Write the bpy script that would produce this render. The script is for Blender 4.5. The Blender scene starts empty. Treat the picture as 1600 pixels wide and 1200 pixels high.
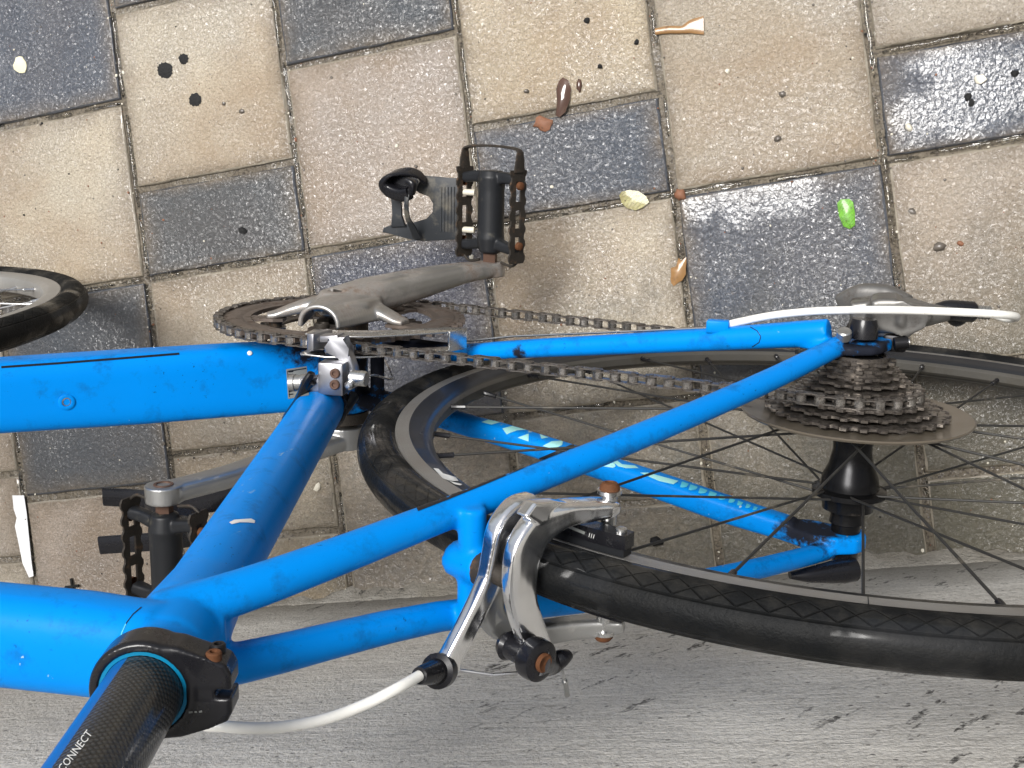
import bpy, bmesh, math, random
import numpy as np
from mathutils import Vector, Matrix
from mathutils.bvhtree import BVHTree
rnd = random.Random(7)
R_ = math.radians
SC = bpy.context.scene
COL = SC.collection

# ---------------------------------------------------------------- calibration (mm, bicycle frame: X forward, Y left, Z up, origin = crank axle)
F, PX, PY = 1910.952, 821.317, 599.678
CAM = np.array([-431.0705, -226.0859, 925.4008])
RV = np.array([0.2221139, 0.2855696, 0.0580434])
PHI = R_(9.374076)
HX, HZ = -420.891, 74.801
def rot(r):
    t = np.linalg.norm(r); k = r / t
    K = np.array([[0, -k[2], k[1]], [k[2], 0, -k[0]], [-k[1], k[0], 0]])
    return np.eye(3) + math.sin(t) * K + (1 - math.cos(t)) * K @ K
RC = rot(RV) @ np.array([[-1, 0, 0], [0, 1, 0], [0, 0, -1.]])
NUP = np.array([0, -math.sin(PHI), math.cos(PHI)])
EX = np.array([1., 0, 0]); EY = np.cross(NUP, EX)
ORG = np.array([HX, 0, HZ - 328.0]) - 14 * NUP          # tyre contact point of the rear wheel
def ray(u, v): return RC.T @ np.array([(u - PX) / F, (v - PY) / F, 1.0])
def onY(u, v, Y): r = ray(u, v); return CAM + (Y - CAM[1]) / r[1] * r
def onZ(u, v, Z): r = ray(u, v); return CAM + (Z - CAM[2]) / r[2] * r
def onG(u, v, h=0.0):                                    # point of the ground (world mm)
    r = ray(u, v); t = ((ORG + h * NUP - CAM) @ NUP) / (r @ NUP); q = CAM + t * r - ORG
    return np.array([q @ EX, q @ EY, q @ NUP])
def W(p):                                                # bicycle frame mm -> world mm
    q = np.asarray(p, float) - ORG; return np.array([q @ EX, q @ EY, q @ NUP])
def Wv(d): d = np.asarray(d, float); return np.array([d @ EX, d @ EY, d @ NUP])
def unW(w): return ORG + w[0] * EX + w[1] * EY + w[2] * NUP

# ---------------------------------------------------------------- camera
cd = bpy.data.cameras.new('camera'); cam = bpy.data.objects.new('camera', cd); COL.objects.link(cam)
right, down, fwd = Wv(RC[0]), Wv(RC[1]), Wv(RC[2])
cm = Matrix(((right[0], -down[0], -fwd[0]), (right[1], -down[1], -fwd[1]), (right[2], -down[2], -fwd[2]))).to_4x4()
cm.translation = Vector(W(CAM) / 1000)
cam.matrix_world = cm
cd.sensor_width = 36; cd.lens = F / 1600 * 36; cd.shift_x = -(PX - 800) / 1600; cd.shift_y = (PY - 600) / 1600
cd.clip_start = 0.01; cd.clip_end = 200
SC.camera = cam

# ---------------------------------------------------------------- world, sun, exposure
wd = bpy.data.worlds.new('World'); SC.world = wd; wd.use_nodes = True
nt = wd.node_tree; nt.nodes.clear()
SUN_EL, SUN_AZ = R_(72), R_(-66)      # azimuth measured from world +X towards +Y
sky = nt.nodes.new('ShaderNodeTexSky'); sky.sky_type = 'NISHITA'; sky.sun_disc = False
sky.sun_elevation = SUN_EL; sky.sun_rotation = math.pi / 2 - SUN_AZ
sky.air_density = 1.0; sky.dust_density = 4.0; sky.ozone_density = 1.0
hsv = nt.nodes.new('ShaderNodeHueSaturation'); hsv.inputs['Saturation'].default_value = 0.45
bg = nt.nodes.new('ShaderNodeBackground'); bg.inputs['Strength'].default_value = 0.10
wo = nt.nodes.new('ShaderNodeOutputWorld')
nt.links.new(sky.outputs[0], hsv.inputs['Color']); nt.links.new(hsv.outputs[0], bg.inputs['Color']); nt.links.new(bg.outputs[0], wo.inputs['Surface'])
sl = bpy.data.lights.new('sun', 'SUN'); sl.energy = 4.0; sl.angle = R_(27); sl.color = (1.0, 0.98, 0.95)
so = bpy.data.objects.new('sun', sl); COL.objects.link(so)
sd = Vector((math.cos(SUN_EL) * math.cos(SUN_AZ), math.cos(SUN_EL) * math.sin(SUN_AZ), math.sin(SUN_EL)))
so.rotation_euler = sd.to_track_quat('Z', 'Y').to_euler()
SC.view_settings.view_transform = 'Standard'; SC.view_settings.look = 'None'
SC.view_settings.exposure = 0.35; SC.view_settings.gamma = 1.0
SC.render.engine = 'CYCLES'

# ---------------------------------------------------------------- materials
class NB:
    def __init__(s, name):
        s.m = bpy.data.materials.new(name); s.m.use_nodes = True; s.t = s.m.node_tree
        s.b = s.t.nodes['Principled BSDF']; s.x = None
    def n(s, ty, **kw):
        nd = s.t.nodes.new(ty)
        for k, v in kw.items():
            if k in nd.inputs.keys() if isinstance(k, str) else False: nd.inputs[k].default_value = v
            else: setattr(nd, k, v)
        return nd
    def l(s, a, b): s.t.links.new(a, b)
    def co(s, uv=False):
        key = 'UV' if uv else 'Object'
        tc = s.t.nodes.new('ShaderNodeTexCoord'); return tc.outputs[key]
    def vec(s, scale=(1, 1, 1), rotz=0, uv=False, world=False, rot=None, tex=False):
        mp = s.t.nodes.new('ShaderNodeMapping')
        if tex: mp.vector_type = 'TEXTURE'; scale = tuple(1 / q for q in scale)
        mp.inputs['Scale'].default_value = scale
        mp.inputs['Rotation'].default_value = rot or (0, 0, rotz)
        if world:
            g = s.t.nodes.new('ShaderNodeNewGeometry'); s.l(g.outputs['Position'], mp.inputs['Vector'])
        else: s.l(s.co(uv), mp.inputs['Vector'])
        return mp.outputs[0]
    def noise(s, vec, scale, detail=4, rough=0.55, dist=0.0):
        nd = s.t.nodes.new('ShaderNodeTexNoise'); nd.inputs['Scale'].default_value = scale; nd.inputs['Detail'].default_value = detail
        nd.inputs['Roughness'].default_value = rough; nd.inputs['Distortion'].default_value = dist; s.l(vec, nd.inputs['Vector']); return nd.outputs['Fac']
    def voro(s, vec, scale, feat='F1', out='Distance', rand=1.0):
        nd = s.t.nodes.new('ShaderNodeTexVoronoi'); nd.feature = feat; nd.inputs['Scale'].default_value = scale; nd.inputs['Randomness'].default_value = rand
        s.l(vec, nd.inputs['Vector']); return nd.outputs[out]
    def ramp(s, fac, stops):
        nd = s.t.nodes.new('ShaderNodeValToRGB'); cr = nd.color_ramp
        while len(cr.elements) < len(stops): cr.elements.new(0.5)
        for e, (p, c) in zip(cr.elements, stops):
            e.position = p; e.color = (c, c, c, 1) if isinstance(c, (int, float)) else (*c, 1)
        s.l(fac, nd.inputs[0]); return nd.outputs[0]
    def mix(s, fac, a, b, blend='MIX'):
        nd = s.t.nodes.new('ShaderNodeMix'); nd.data_type = 'RGBA'; nd.blend_type = blend
        for k, v in ((0, fac), (6, a), (7, b)):
            sock = nd.inputs[k]
            if isinstance(v, (int, float)): sock.default_value = v if k == 0 else (v, v, v, 1)
            elif isinstance(v, tuple): sock.default_value = (*v, 1)
            else: s.l(v, sock)
        return nd.outputs[2]
    def math(s, op, a, b=0.0, c=None):
        nd = s.t.nodes.new('ShaderNodeMath'); nd.operation = op
        for i, v in enumerate((a, b) if c is None else (a, b, c)):
            if isinstance(v, (int, float)): nd.inputs[i].default_value = v
            else: s.l(v, nd.inputs[i])
        return nd.outputs[0]
    def bump(s, h, dist, strength=1.0, prev=None):
        nd = s.t.nodes.new('ShaderNodeBump'); nd.inputs['Distance'].default_value = dist; nd.inputs['Strength'].default_value = strength
        s.l(h, nd.inputs['Height'])
        if prev is not None: s.l(prev, nd.inputs['Normal'])
        return nd.outputs[0]
    def set(s, **kw):
        for k, v in kw.items():
            k = {'color': 'Base Color', 'rough': 'Roughness', 'metal': 'Metallic', 'coat': 'Coat Weight', 'coatr': 'Coat Roughness', 'normal': 'Normal', 'spec': 'Specular IOR Level', 'aniso': 'Anisotropic', 'coatn': 'Coat Normal'}[k]
            sk = s.b.inputs[k]
            if isinstance(v, (int, float)): sk.default_value = v
            elif isinstance(v, tuple): sk.default_value = (*v, 1)
            else: s.l(v, sk)
        return s.m

def simple(name, color, rough, metal=0.0, coat=0.0, dirt=None, dirt_col=(0.03, 0.022, 0.015), dirt_scale=60, rv=0.12, bump=0.0, bscale=600, spec=0.28):
    b = NB(name); v = b.vec()
    nr = b.noise(v, dirt_scale * 2.3, 3)
    r = b.math('ADD', rough - rv / 2, b.math('MULTIPLY', nr, rv))
    col = b.mix(b.ramp(b.noise(v, dirt_scale * 0.5, 5), [(0.3, 0.78), (0.7, 1.08)]), 0.0, color)
    col = b.mix(1.0, color, b.ramp(b.noise(v, dirt_scale * 0.5, 5), [(0.3, 0.8), (0.7, 1.0)]), 'MULTIPLY')
    me = metal
    if dirt:
        d = b.ramp(b.noise(v, dirt_scale, 8, 0.68), [(dirt, 0.0), (min(dirt + 0.16, 1), 1.0)])
        col = b.mix(d, col, dirt_col); r = b.math('MAXIMUM', r, b.math('MULTIPLY', d, 0.75))
        if metal: me = b.math('MULTIPLY', b.math('SUBTRACT', 1.0, d), metal)
    b.set(color=col, rough=r, metal=me, coat=coat, spec=spec)
    if bump: b.set(normal=b.bump(b.noise(v, bscale, 4, 0.6), bump))
    return b.m

M = {}
# blue enamel with chips, scuffs, and grease round the bottom bracket
def blue_paint():
    b = NB('blue_enamel'); v = b.vec(world=True)
    base = b.mix(b.noise(v, 9, 3), (0.0, 0.178, 0.56), (0.0, 0.205, 0.64))
    fl = b.ramp(b.noise(v, 300, 6, 0.7), [(0.635, 0.0), (0.67, 1.0)])       # fine dark flecks in patches
    reg = b.ramp(b.noise(v, 26, 3), [(0.47, 0.0), (0.60, 1.0)])
    base = b.mix(b.math('MULTIPLY', b.math('MULTIPLY', fl, reg), 0.85), base, (0.004, 0.012, 0.03))
    sm = b.ramp(b.noise(v, 55, 7, 0.7), [(0.54, 0.0), (0.72, 0.8)])
    base = b.mix(b.math('MULTIPLY', sm, 0.6), base, (0.006, 0.04, 0.11))
    # scuffs
    sc = b.ramp(b.noise(b.vec((260, 260, 50), world=True), 1.0, 4), [(0.70, 0.0), (0.72, 1.0)])
    rg = b.ramp(b.noise(v, 14, 2), [(0.52, 0.0), (0.60, 1.0)])
    base = b.mix(b.math('MULTIPLY', sc, rg), base, (0.25, 0.38, 0.46))
    def blob(pt, rad):
        vs = b.n('ShaderNodeVectorMath', operation='DISTANCE'); g = b.n('ShaderNodeNewGeometry'); b.l(g.outputs['Position'], vs.inputs[0]); vs.inputs[1].default_value = tuple(W(pt) / 1000)
        q = b.math('SUBTRACT', 1.0, b.math('DIVIDE', vs.outputs['Value'], rad))
        return b.math('MAXIMUM', q, 0.0)
    g = blob((10, -43, 48), 0.052)
    for q, rr in (((-62, -28, 14), 0.105), ((-24, 0, 24), 0.072), ((HX + 22, 62, HZ + 2), 0.042), ((HX - 14, -70, HZ + 16), 0.052), ((-22, 4, 92), 0.030), ((-165, -36, 32), 0.012)):
        g = b.math('MAXIMUM', g, blob(q, rr))
    gm = b.ramp(b.math('ADD', g, b.math('MULTIPLY', b.math('SUBTRACT', b.noise(v, 70, 7, 0.72), 0.5), 1.5)), [(0.36, 0.0), (0.62, 1.0)])
    gm = b.math('MULTIPLY', gm, b.math('MINIMUM', b.math('MULTIPLY', g, 6.0), 1.0))
    base = b.mix(b.math('MULTIPLY', gm, 0.98), base, (0.012, 0.010, 0.009))
    rough = b.math('ADD', 0.30, b.math('MULTIPLY', b.noise(v, 40, 4), 0.16))
    rough = b.math('MAXIMUM', rough, b.math('MULTIPLY', gm, 0.7))
    return b.set(color=base, rough=rough, coat=0.02, coatr=0.12, spec=0.06)
M['blue'] = blue_paint()
M['lightblue'] = simple('light_blue_lip', (0.0, 0.16, 0.30), 0.4)
M['cleanblue'] = simple('blue_stripe', (0.0, 0.11, 0.40), 0.4)
M['black'] = simple('black_plastic', (0.008, 0.008, 0.010), 0.28, coat=0.2)
M['blackmat'] = simple('black_moulded_plastic', (0.013, 0.014, 0.016), 0.42, dirt=0.6, dirt_col=(0.07, 0.065, 0.05), dirt_scale=90)
M['toeclip'] = simple('dusty_grey_black_plastic', (0.026, 0.029, 0.033), 0.42, dirt=0.50, dirt_col=(0.11, 0.10, 0.08), dirt_scale=35)
M['blackmetal'] = simple('black_anodised_metal', (0.02, 0.02, 0.022), 0.35, metal=0.6, dirt=0.62, dirt_col=(0.05, 0.04, 0.03))
M['hub'] = simple('greasy_black_hub', (0.016, 0.016, 0.017), 0.25, metal=0.7, dirt=0.60, dirt_col=(0.03, 0.024, 0.018))
M['alu'] = simple('polished_aluminium', (0.93, 0.93, 0.93), 0.17, metal=1.0, rv=0.1, dirt=0.70, dirt_col=(0.2, 0.19, 0.17))
M['alud'] = simple('dull_grey_aluminium', (0.42, 0.42, 0.41), 0.36, metal=0.9, dirt=0.58, dirt_col=(0.13, 0.115, 0.095), dirt_scale=45)
M['crank'] = simple('grimy_grey_crank_alloy', (0.44, 0.43, 0.41), 0.36, metal=0.85, dirt=0.47, dirt_col=(0.14, 0.105, 0.08), dirt_scale=24)
M['ring'] = simple('brown_grimed_chainring', (0.17, 0.14, 0.12), 0.45, metal=0.7, dirt=0.46, dirt_col=(0.07, 0.05, 0.038), dirt_scale=50)
M['satin'] = simple('satin_light_alloy', (0.36, 0.36, 0.38), 0.36, metal=0.95, dirt=0.66, dirt_col=(0.2, 0.18, 0.16))
M['rdgrey'] = simple('greasy_dark_grey_alloy', (0.20, 0.195, 0.185), 0.40, metal=0.7, dirt=0.50, dirt_col=(0.06, 0.052, 0.045), dirt_scale=50)
M['steel'] = simple('steel', (0.62, 0.62, 0.61), 0.28, metal=1.0, dirt=0.63)
M['chain'] = simple('greasy_chain_steel', (0.19, 0.175, 0.16), 0.33, metal=0.9, dirt=0.46, dirt_col=(0.035, 0.026, 0.02), dirt_scale=260)
M['roller'] = simple('worn_bright_roller', (0.34, 0.32, 0.295), 0.28, metal=0.95, dirt=0.50, dirt_scale=260)
M['cog'] = simple('black_grease_on_sprocket', (0.17, 0.15, 0.13), 0.30, metal=0.9, dirt=0.45, dirt_col=(0.018, 0.014, 0.012), dirt_scale=150)
M['protector'] = simple('smoked_brown_plastic_disc', (0.105, 0.088, 0.066), 0.33, dirt=0.60, dirt_col=(0.06, 0.05, 0.04), dirt_scale=22, coat=0.2)
M['rust'] = simple('rust', (0.10, 0.038, 0.014), 0.8, dirt=0.55, dirt_col=(0.06, 0.025, 0.012), dirt_scale=220, bump=0.0004)
M['rustdark'] = simple('dark_rusty_plate', (0.042, 0.036, 0.030), 0.6, metal=0.4, dirt=0.56, dirt_col=(0.095, 0.055, 0.03), dirt_scale=120, bump=0.0004)
M['axlerust'] = simple('rusty_brown_axle', (0.12, 0.07, 0.05), 0.6, metal=0.4, dirt=0.55, dirt_col=(0.05, 0.03, 0.02), dirt_scale=150)
M['white'] = simple('white_cable_housing', (0.80, 0.79, 0.74), 0.35, dirt=0.60, dirt_col=(0.42, 0.38, 0.30), dirt_scale=90, coat=0.2)
M['offwhite'] = simple('white_print', (0.75, 0.76, 0.74), 0.5)
M['teal'] = simple('pale_teal_print', (0.30, 0.62, 0.60), 0.5, dirt=0.60, dirt_col=(0.03, 0.20, 0.35), dirt_scale=70)
M['teal2'] = simple('faded_cyan_print_and_glint', (0.08, 0.45, 0.58), 0.5, dirt=0.55, dirt_col=(0.0, 0.16, 0.45), dirt_scale=90)
M['blackprint_shadow'] = simple('black_print_and_shadow', (0.006, 0.008, 0.012), 0.4)
M['greyprint'] = simple('grey_label_print', (0.22, 0.23, 0.22), 0.5)
M['spoke'] = simple('dull_black_spoke', (0.035, 0.034, 0.032), 0.55, metal=0.3, dirt=0.58, dirt_col=(0.14, 0.12, 0.09), dirt_scale=30)
M['spokesilver'] = simple('bright_spoke', (0.72, 0.72, 0.72), 0.25, metal=1.0)
M['rimblack'] = simple('black_rim', (0.022, 0.024, 0.028), 0.30, metal=0.3, coat=0.25, dirt=0.60, dirt_col=(0.07, 0.065, 0.055), dirt_scale=25)
M['rimbed'] = simple('grey_brown_rim_bed', (0.09, 0.085, 0.075), 0.5, metal=0.4, dirt=0.5, dirt_col=(0.05, 0.045, 0.035), dirt_scale=25)
M['rimsilver'] = simple('dusty_silver_rim', (0.36, 0.35, 0.33), 0.45, metal=0.6, dirt=0.55, dirt_col=(0.22, 0.20, 0.17), dirt_scale=30)
def braketrack():
    b = NB('brushed_brake_track'); v = b.vec(uv=True)
    n1 = b.noise(b.vec((4, 1800, 1), uv=True), 1.0, 3)
    col = b.mix(n1, (0.22, 0.215, 0.205), (0.38, 0.37, 0.355))
    col = b.mix(b.ramp(b.noise(b.vec(), 14, 5), [(0.45, 0.0), (0.7, 0.7)]), col, (0.22, 0.20, 0.175))
    return b.set(color=col, rough=0.42, metal=0.65, normal=b.bump(n1, 0.0002))
M['track'] = braketrack()
def tyre_mat():
    b = NB('black_tyre_rubber')
    uv = b.co(True); sx = b.n('ShaderNodeSeparateXYZ'); b.l(uv, sx.inputs[0])
    L, V = sx.outputs[0], sx.outputs[1]       # metres along circumference, section angle /180 (0.5 = crown)
    a = b.math('ABSOLUTE', b.math('SUBTRACT', V, 0.5))
    shoulder = b.math('MULTIPLY', b.ramp(a, [(0.12, 0.0), (0.15, 1.0)]), b.ramp(a, [(0.27, 1.0), (0.31, 0.0)]))
    # scallops
    s1 = b.math('ABSOLUTE', b.math('SINE', b.math('ADD', b.math('MULTIPLY', L, math.pi / 0.015), b.math('MULTIPLY', a, 22))))
    s2 = b.math('ABSOLUTE', b.math('SINE', b.math('SUBTRACT', b.math('MULTIPLY', L, math.pi / 0.015), b.math('MULTIPLY', a, 22))))
    gro = b.ramp(b.math('MINIMUM', s1, s2), [(0.0, 0.0), (0.22, 1.0)])
    sc = b.math('SUBTRACT', 1.0, b.math('MULTIPLY', b.math('SUBTRACT', 1.0, gro), shoulder))
    edge = b.ramp(b.math('ABSOLUTE', b.math('SUBTRACT', a, 0.13)), [(0.0, 0.0), (0.012, 1.0)])
    nz = b.noise(b.vec(), 420, 5, 0.65)
    h = b.math('ADD', b.math('MINIMUM', sc, edge), b.math('MULTIPLY', nz, 0.55))
    dust = b.ramp(b.noise(b.vec(), 32, 7, 0.72), [(0.46, 0.0), (0.68, 0.9)])
    dust = b.math('MULTIPLY', dust, b.ramp(a, [(0.10, 0.15), (0.3, 0.75)]))
    col = b.mix(dust, (0.005, 0.0055, 0.006), (0.045, 0.042, 0.036))
    rg = b.math('ADD', b.math('MULTIPLY', b.ramp(a, [(0.08, 0.38), (0.25, 0.62)]), 1.0), b.math('MULTIPLY', nz, 0.25))
    return b.set(color=col, rough=rg, normal=b.bump(h, 0.0010, 1.0), spec=0.12, coat=b.math('MULTIPLY', b.ramp(b.noise(b.vec(), 22, 4), [(0.48, 0.0), (0.60, 1.0)]), 0.5), coatr=0.10)
M['tyre'] = tyre_mat()
def carbon():
    b = NB('carbon_weave'); v = b.vec((1 / 0.0021, 1 / 0.0021, 1), rot=(0, 0, R_(45)), uv=True)
    vd = b.voro(v, 1.0, rand=0.08)
    d = b.ramp(vd, [(0.16, 1.0), (0.52, 0.0)])
    col = b.mix(d, (0.003, 0.0035, 0.004), (0.035, 0.037, 0.038))
    return b.set(color=col, rough=0.36, coat=0.35, coatr=0.12, normal=b.bump(d, 0.0005, 0.6))
M['carbon'] = carbon()

_wl0, _wl1 = onG(540, 935)[:2], onG(1600, 868)[:2]; _wd = (_wl0 - _wl1) / np.linalg.norm(_wl0 - _wl1)
WALLN = (float(-_wd[1]), float(_wd[0]), 0.0); WALLD = float((_wl0[0] * WALLN[0] + _wl0[1] * WALLN[1]) / 1000)
def slab(name, c1, c2, grain_d, wet_lo, stain, grain_col, film=0.0):
    b = NB(name); v = b.vec(world=True)
    at = b.n('ShaderNodeVertexColor'); at.layer_name = 'tint'
    big = b.noise(v, 7.0, 5, 0.6)
    col = b.mix(b.ramp(big, [(0.32, 0.0), (0.70, 1.0)]), c1, c2)
    col = b.mix(1.0, col, at.outputs[0], 'MULTIPLY')
    gr = b.noise(v, 520, 4, 0.75)
    col = b.mix(b.ramp(gr, [(0.36, 0.75), (0.60, 0.0)]), col, grain_col)
    # aggregate specks
    sp = b.ramp(b.voro(v, 190), [(0.10, 1.0), (0.16, 0.0)])
    spm = b.ramp(b.noise(v, 55, 3), [(0.56, 0.0), (0.62, 1.0)])
    col = b.mix(b.math('MULTIPLY', b.math('MULTIPLY', sp, spm), 0.7), col, (0.05, 0.035, 0.025))
    # brown stains
    st = b.ramp(b.noise(v, 4.3, 6, 0.62, 0.4), [(0.43, 0.0), (0.64, 1.0)])
    col = b.mix(b.math('MULTIPLY', st, stain), col, (0.22, 0.15, 0.085))
    ed = b.math('MULTIPLY', at.outputs['Alpha'], b.ramp(b.noise(v, 30, 6, 0.68), [(0.30, 0.15), (0.62, 1.0)]))
    col = b.mix(b.math('MULTIPLY', ed, 0.75), col, (0.125, 0.095, 0.062))
    fs_ = b.ramp(b.noise(v, 150, 5, 0.75), [(0.62, 0.0), (0.66, 1.0)]); fr_ = b.ramp(b.noise(v, 11, 4), [(0.46, 0.0), (0.60, 1.0)])
    col = b.mix(b.math('MULTIPLY', b.math('MULTIPLY', fs_, fr_), 0.8), col, (0.045, 0.032, 0.022))
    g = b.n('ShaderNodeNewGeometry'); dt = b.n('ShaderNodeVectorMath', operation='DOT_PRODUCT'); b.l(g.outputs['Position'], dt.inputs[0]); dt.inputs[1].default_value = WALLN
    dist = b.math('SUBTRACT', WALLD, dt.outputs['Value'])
    mud_shade = b.ramp(b.math('SUBTRACT', b.math('MULTIPLY', b.noise(v, 13, 7, 0.68), 0.55), b.math('MULTIPLY', dist, 0.9)), [(0.0, 0.0), (0.20, 1.0)])  # mud towards the wall, with shade under the bike painted into it
    mud_shade = b.math('MULTIPLY', mud_shade, b.ramp(b.noise(v, 120, 4), [(0.3, 0.55), (0.6, 1.0)]))
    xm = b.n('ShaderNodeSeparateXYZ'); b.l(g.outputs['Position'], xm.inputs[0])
    mud_shade = b.math('MULTIPLY', mud_shade, b.ramp(xm.outputs[0], [(0.40, 1.0), (0.70, 0.28)]))
    col = b.mix(b.math('MULTIPLY', mud_shade, 0.80), col, (0.085, 0.080, 0.066))
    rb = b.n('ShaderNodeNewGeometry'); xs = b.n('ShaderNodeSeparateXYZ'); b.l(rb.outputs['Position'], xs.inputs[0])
    moss_shade = b.ramp(b.math('ADD', b.math('MULTIPLY', b.noise(v, 9, 6, 0.65), 0.30), b.math('ADD', xs.outputs[0], b.math('MULTIPLY', xs.outputs[1], -0.9))), [(-0.10, 1.0), (0.24, 0.0)])  # moss towards the rear, with overhead shade painted into the same darkening
    col = b.mix(b.math('MULTIPLY', moss_shade, 0.72), col, (0.075, 0.068, 0.045))
    wet = b.ramp(b.noise(b.vec((1, 1, 1), world=True), 5.2, 4, 0.6, 0.5), [(0.40, 0.0), (0.62, 1.0)])
    col = b.mix(b.math('MULTIPLY', wet, 0.18), col, (0.02, 0.02, 0.02))
    ro = b.math('SUBTRACT', wet_lo + 0.20, b.math('MULTIPLY', wet, 0.18))
    h1 = b.noise(v, 240, 5, 0.62, 0.6)
    h = b.math('ADD', h1, b.math('MULTIPLY', b.noise(v, 40, 3), 0.5))
    nrm = b.bump(h, grain_d, 1.0)
    pool = None
    for (px_, py_), rad in (((1100, 312), 0.045), ((1145, 306), 0.05), ((1195, 300), 0.05), ((1245, 292), 0.045), ((1520, 140), 0.10), ((1440, 180), 0.05), ((90, 560), 0.13), ((170, 700), 0.12)):
        q = onG(px_, py_) / 1000; vs = b.n('ShaderNodeVectorMath', operation='DISTANCE'); b.l(g.outputs['Position'], vs.inputs[0]); vs.inputs[1].default_value = (q[0], q[1], 0)
        e = b.math('MAXIMUM', b.math('SUBTRACT', 1.0, b.math('DIVIDE', vs.outputs['Value'], rad)), 0.0); pool = e if pool is None else b.math('MAXIMUM', pool, e)
    pool = b.ramp(b.math('ADD', b.math('MULTIPLY', pool, 1.1), b.math('MULTIPLY', b.math('SUBTRACT', b.noise(v, 30, 5, 0.6), 0.5), 1.1)), [(0.28, 0.0), (0.66, 1.0)])
    if film < 0.3: pool = b.math('MULTIPLY', pool, 0.25)
    bw = b.n('ShaderNodeBump'); bw.inputs['Distance'].default_value = grain_d * 0.8; b.l(b.math('SUBTRACT', 1.0, b.math('MULTIPLY', pool, 0.68)), bw.inputs['Strength']); b.l(b.noise(v, 210, 3, 0.5, 0.8), bw.inputs['Height']); wn = bw.outputs[0]
    return b.set(color=col, rough=ro, normal=nrm, coat=b.math('MAXIMUM', b.math('ADD', film, b.math('MULTIPLY', wet, 0.7)), pool), coatr=0.06, coatn=wn, spec=0.5)
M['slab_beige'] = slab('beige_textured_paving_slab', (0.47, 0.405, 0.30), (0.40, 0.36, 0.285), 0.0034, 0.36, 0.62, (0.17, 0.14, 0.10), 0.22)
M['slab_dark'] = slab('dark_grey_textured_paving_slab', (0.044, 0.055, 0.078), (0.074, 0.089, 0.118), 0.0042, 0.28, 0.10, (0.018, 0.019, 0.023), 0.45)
M['edge_beige'] = simple('wet_beige_slab_edge', (0.25, 0.22, 0.17), 0.16, coat=0.9, dirt=0.55, dirt_col=(0.12, 0.10, 0.07), dirt_scale=60, bump=0.002, bscale=150)
M['edge_dark'] = simple('wet_dark_slab_edge', (0.06, 0.063, 0.07), 0.14, coat=0.9, dirt=0.6, dirt_col=(0.10, 0.085, 0.06), dirt_scale=60, bump=0.002, bscale=150)
def joint_mat():
    b = NB('wet_brown_joint_grit'); v = b.vec(world=True)
    col = b.mix(b.ramp(b.noise(v, 24, 6, 0.7), [(0.35, 0.0), (0.7, 1.0)]), (0.085, 0.068, 0.048), (0.17, 0.145, 0.105))
    col = b.mix(b.ramp(b.noise(v, 300, 3), [(0.5, 0.0), (0.66, 0.8)]), col, (0.03, 0.022, 0.015))
    w = b.ramp(b.noise(v, 9, 4), [(0.45, 0.0), (0.60, 1.0)])
    return b.set(color=col, rough=b.math('SUBTRACT', 0.6, b.math('MULTIPLY', w, 0.3)), normal=b.bump(b.noise(v, 170, 4), 0.006), coat=b.math('MULTIPLY', w, 0.8), coatr=0.08, coatn=b.bump(b.noise(v, 70, 3), 0.012))
M['joint'] = joint_mat()
def wall_mat():
    b = NB('weathered_concrete'); g = b.n('ShaderNodeNewGeometry'); sx = b.n('ShaderNodeSeparateXYZ'); b.l(g.outputs['Position'], sx.inputs[0])
    v = b.vec(world=True)
    col = b.mix(b.ramp(b.noise(v, 5, 6, 0.6), [(0.3, 0.0), (0.7, 1.0)]), (0.80, 0.77, 0.71), (0.68, 0.655, 0.61))
    st = b.noise(b.vec((14, 14, 110), world=True), 1.0, 5, 0.6)
    col = b.mix(b.ramp(st, [(0.52, 0.0), (0.68, 0.45)]), col, (0.62, 0.61, 0.58))
    col = b.mix(b.ramp(b.noise(v, 260, 4, 0.7), [(0.50, 0.0), (0.64, 0.40)]), col, (0.28, 0.27, 0.25))
    col = b.mix(b.ramp(b.noise(b.vec((60, 60, 220), world=True), 1.0, 5, 0.7), [(0.58, 0.0), (0.66, 0.4)]), col, (0.24, 0.23, 0.21))
    col = b.mix(b.ramp(b.voro(v, 75), [(0.09, 0.75), (0.13, 0.0)]), col, (0.10, 0.095, 0.085))
    # dark band and splash dirt at the foot
    hz = sx.outputs['Z']
    foot = b.ramp(b.math('ADD', hz, b.math('MULTIPLY', b.math('SUBTRACT', b.noise(v, 18, 5), 0.5), 0.10)), [(0.0, 1.0), (0.03, 0.75), (0.12, 0.0)])
    col = b.mix(b.math('MULTIPLY', foot, 0.85), col, (0.15, 0.13, 0.095))
    # black lichen scratches running up the wall at a slant
    k = b.noise(b.vec((85, 85, 24), world=True, rot=(0, R_(28), 0), tex=True), 1.0, 5, 0.62)
    kr = b.ramp(b.noise(v, 4.5, 3), [(0.46, 0.0), (0.56, 1.0)])
    kk = b.math('MULTIPLY', b.ramp(k, [(0.60, 0.0), (0.63, 1.0)]), kr)
    kk = b.math('MULTIPLY', kk, b.ramp(b.noise(v, 300, 3), [(0.40, 0.2), (0.55, 1.0)]))
    col = b.mix(b.math('MULTIPLY', kk, 0.9), col, (0.028, 0.026, 0.022))
    tr = b.noise(b.vec((20, 20, 160), world=True), 1.0, 4, 0.6)
    nr = b.bump(b.math('ADD', b.math('ADD', b.math('MULTIPLY', tr, 0.45), b.math('MULTIPLY', b.noise(v, 300, 4, 0.7), 0.6)), b.math('MULTIPLY', b.noise(v, 25, 3), 1.2)), 0.006)
    return b.set(color=col, rough=0.75, normal=nr)
M['wall'] = wall_mat()
M['earth'] = simple('wet_ground', (0.13, 0.12, 0.10), 0.5, dirt_scale=3)
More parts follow.
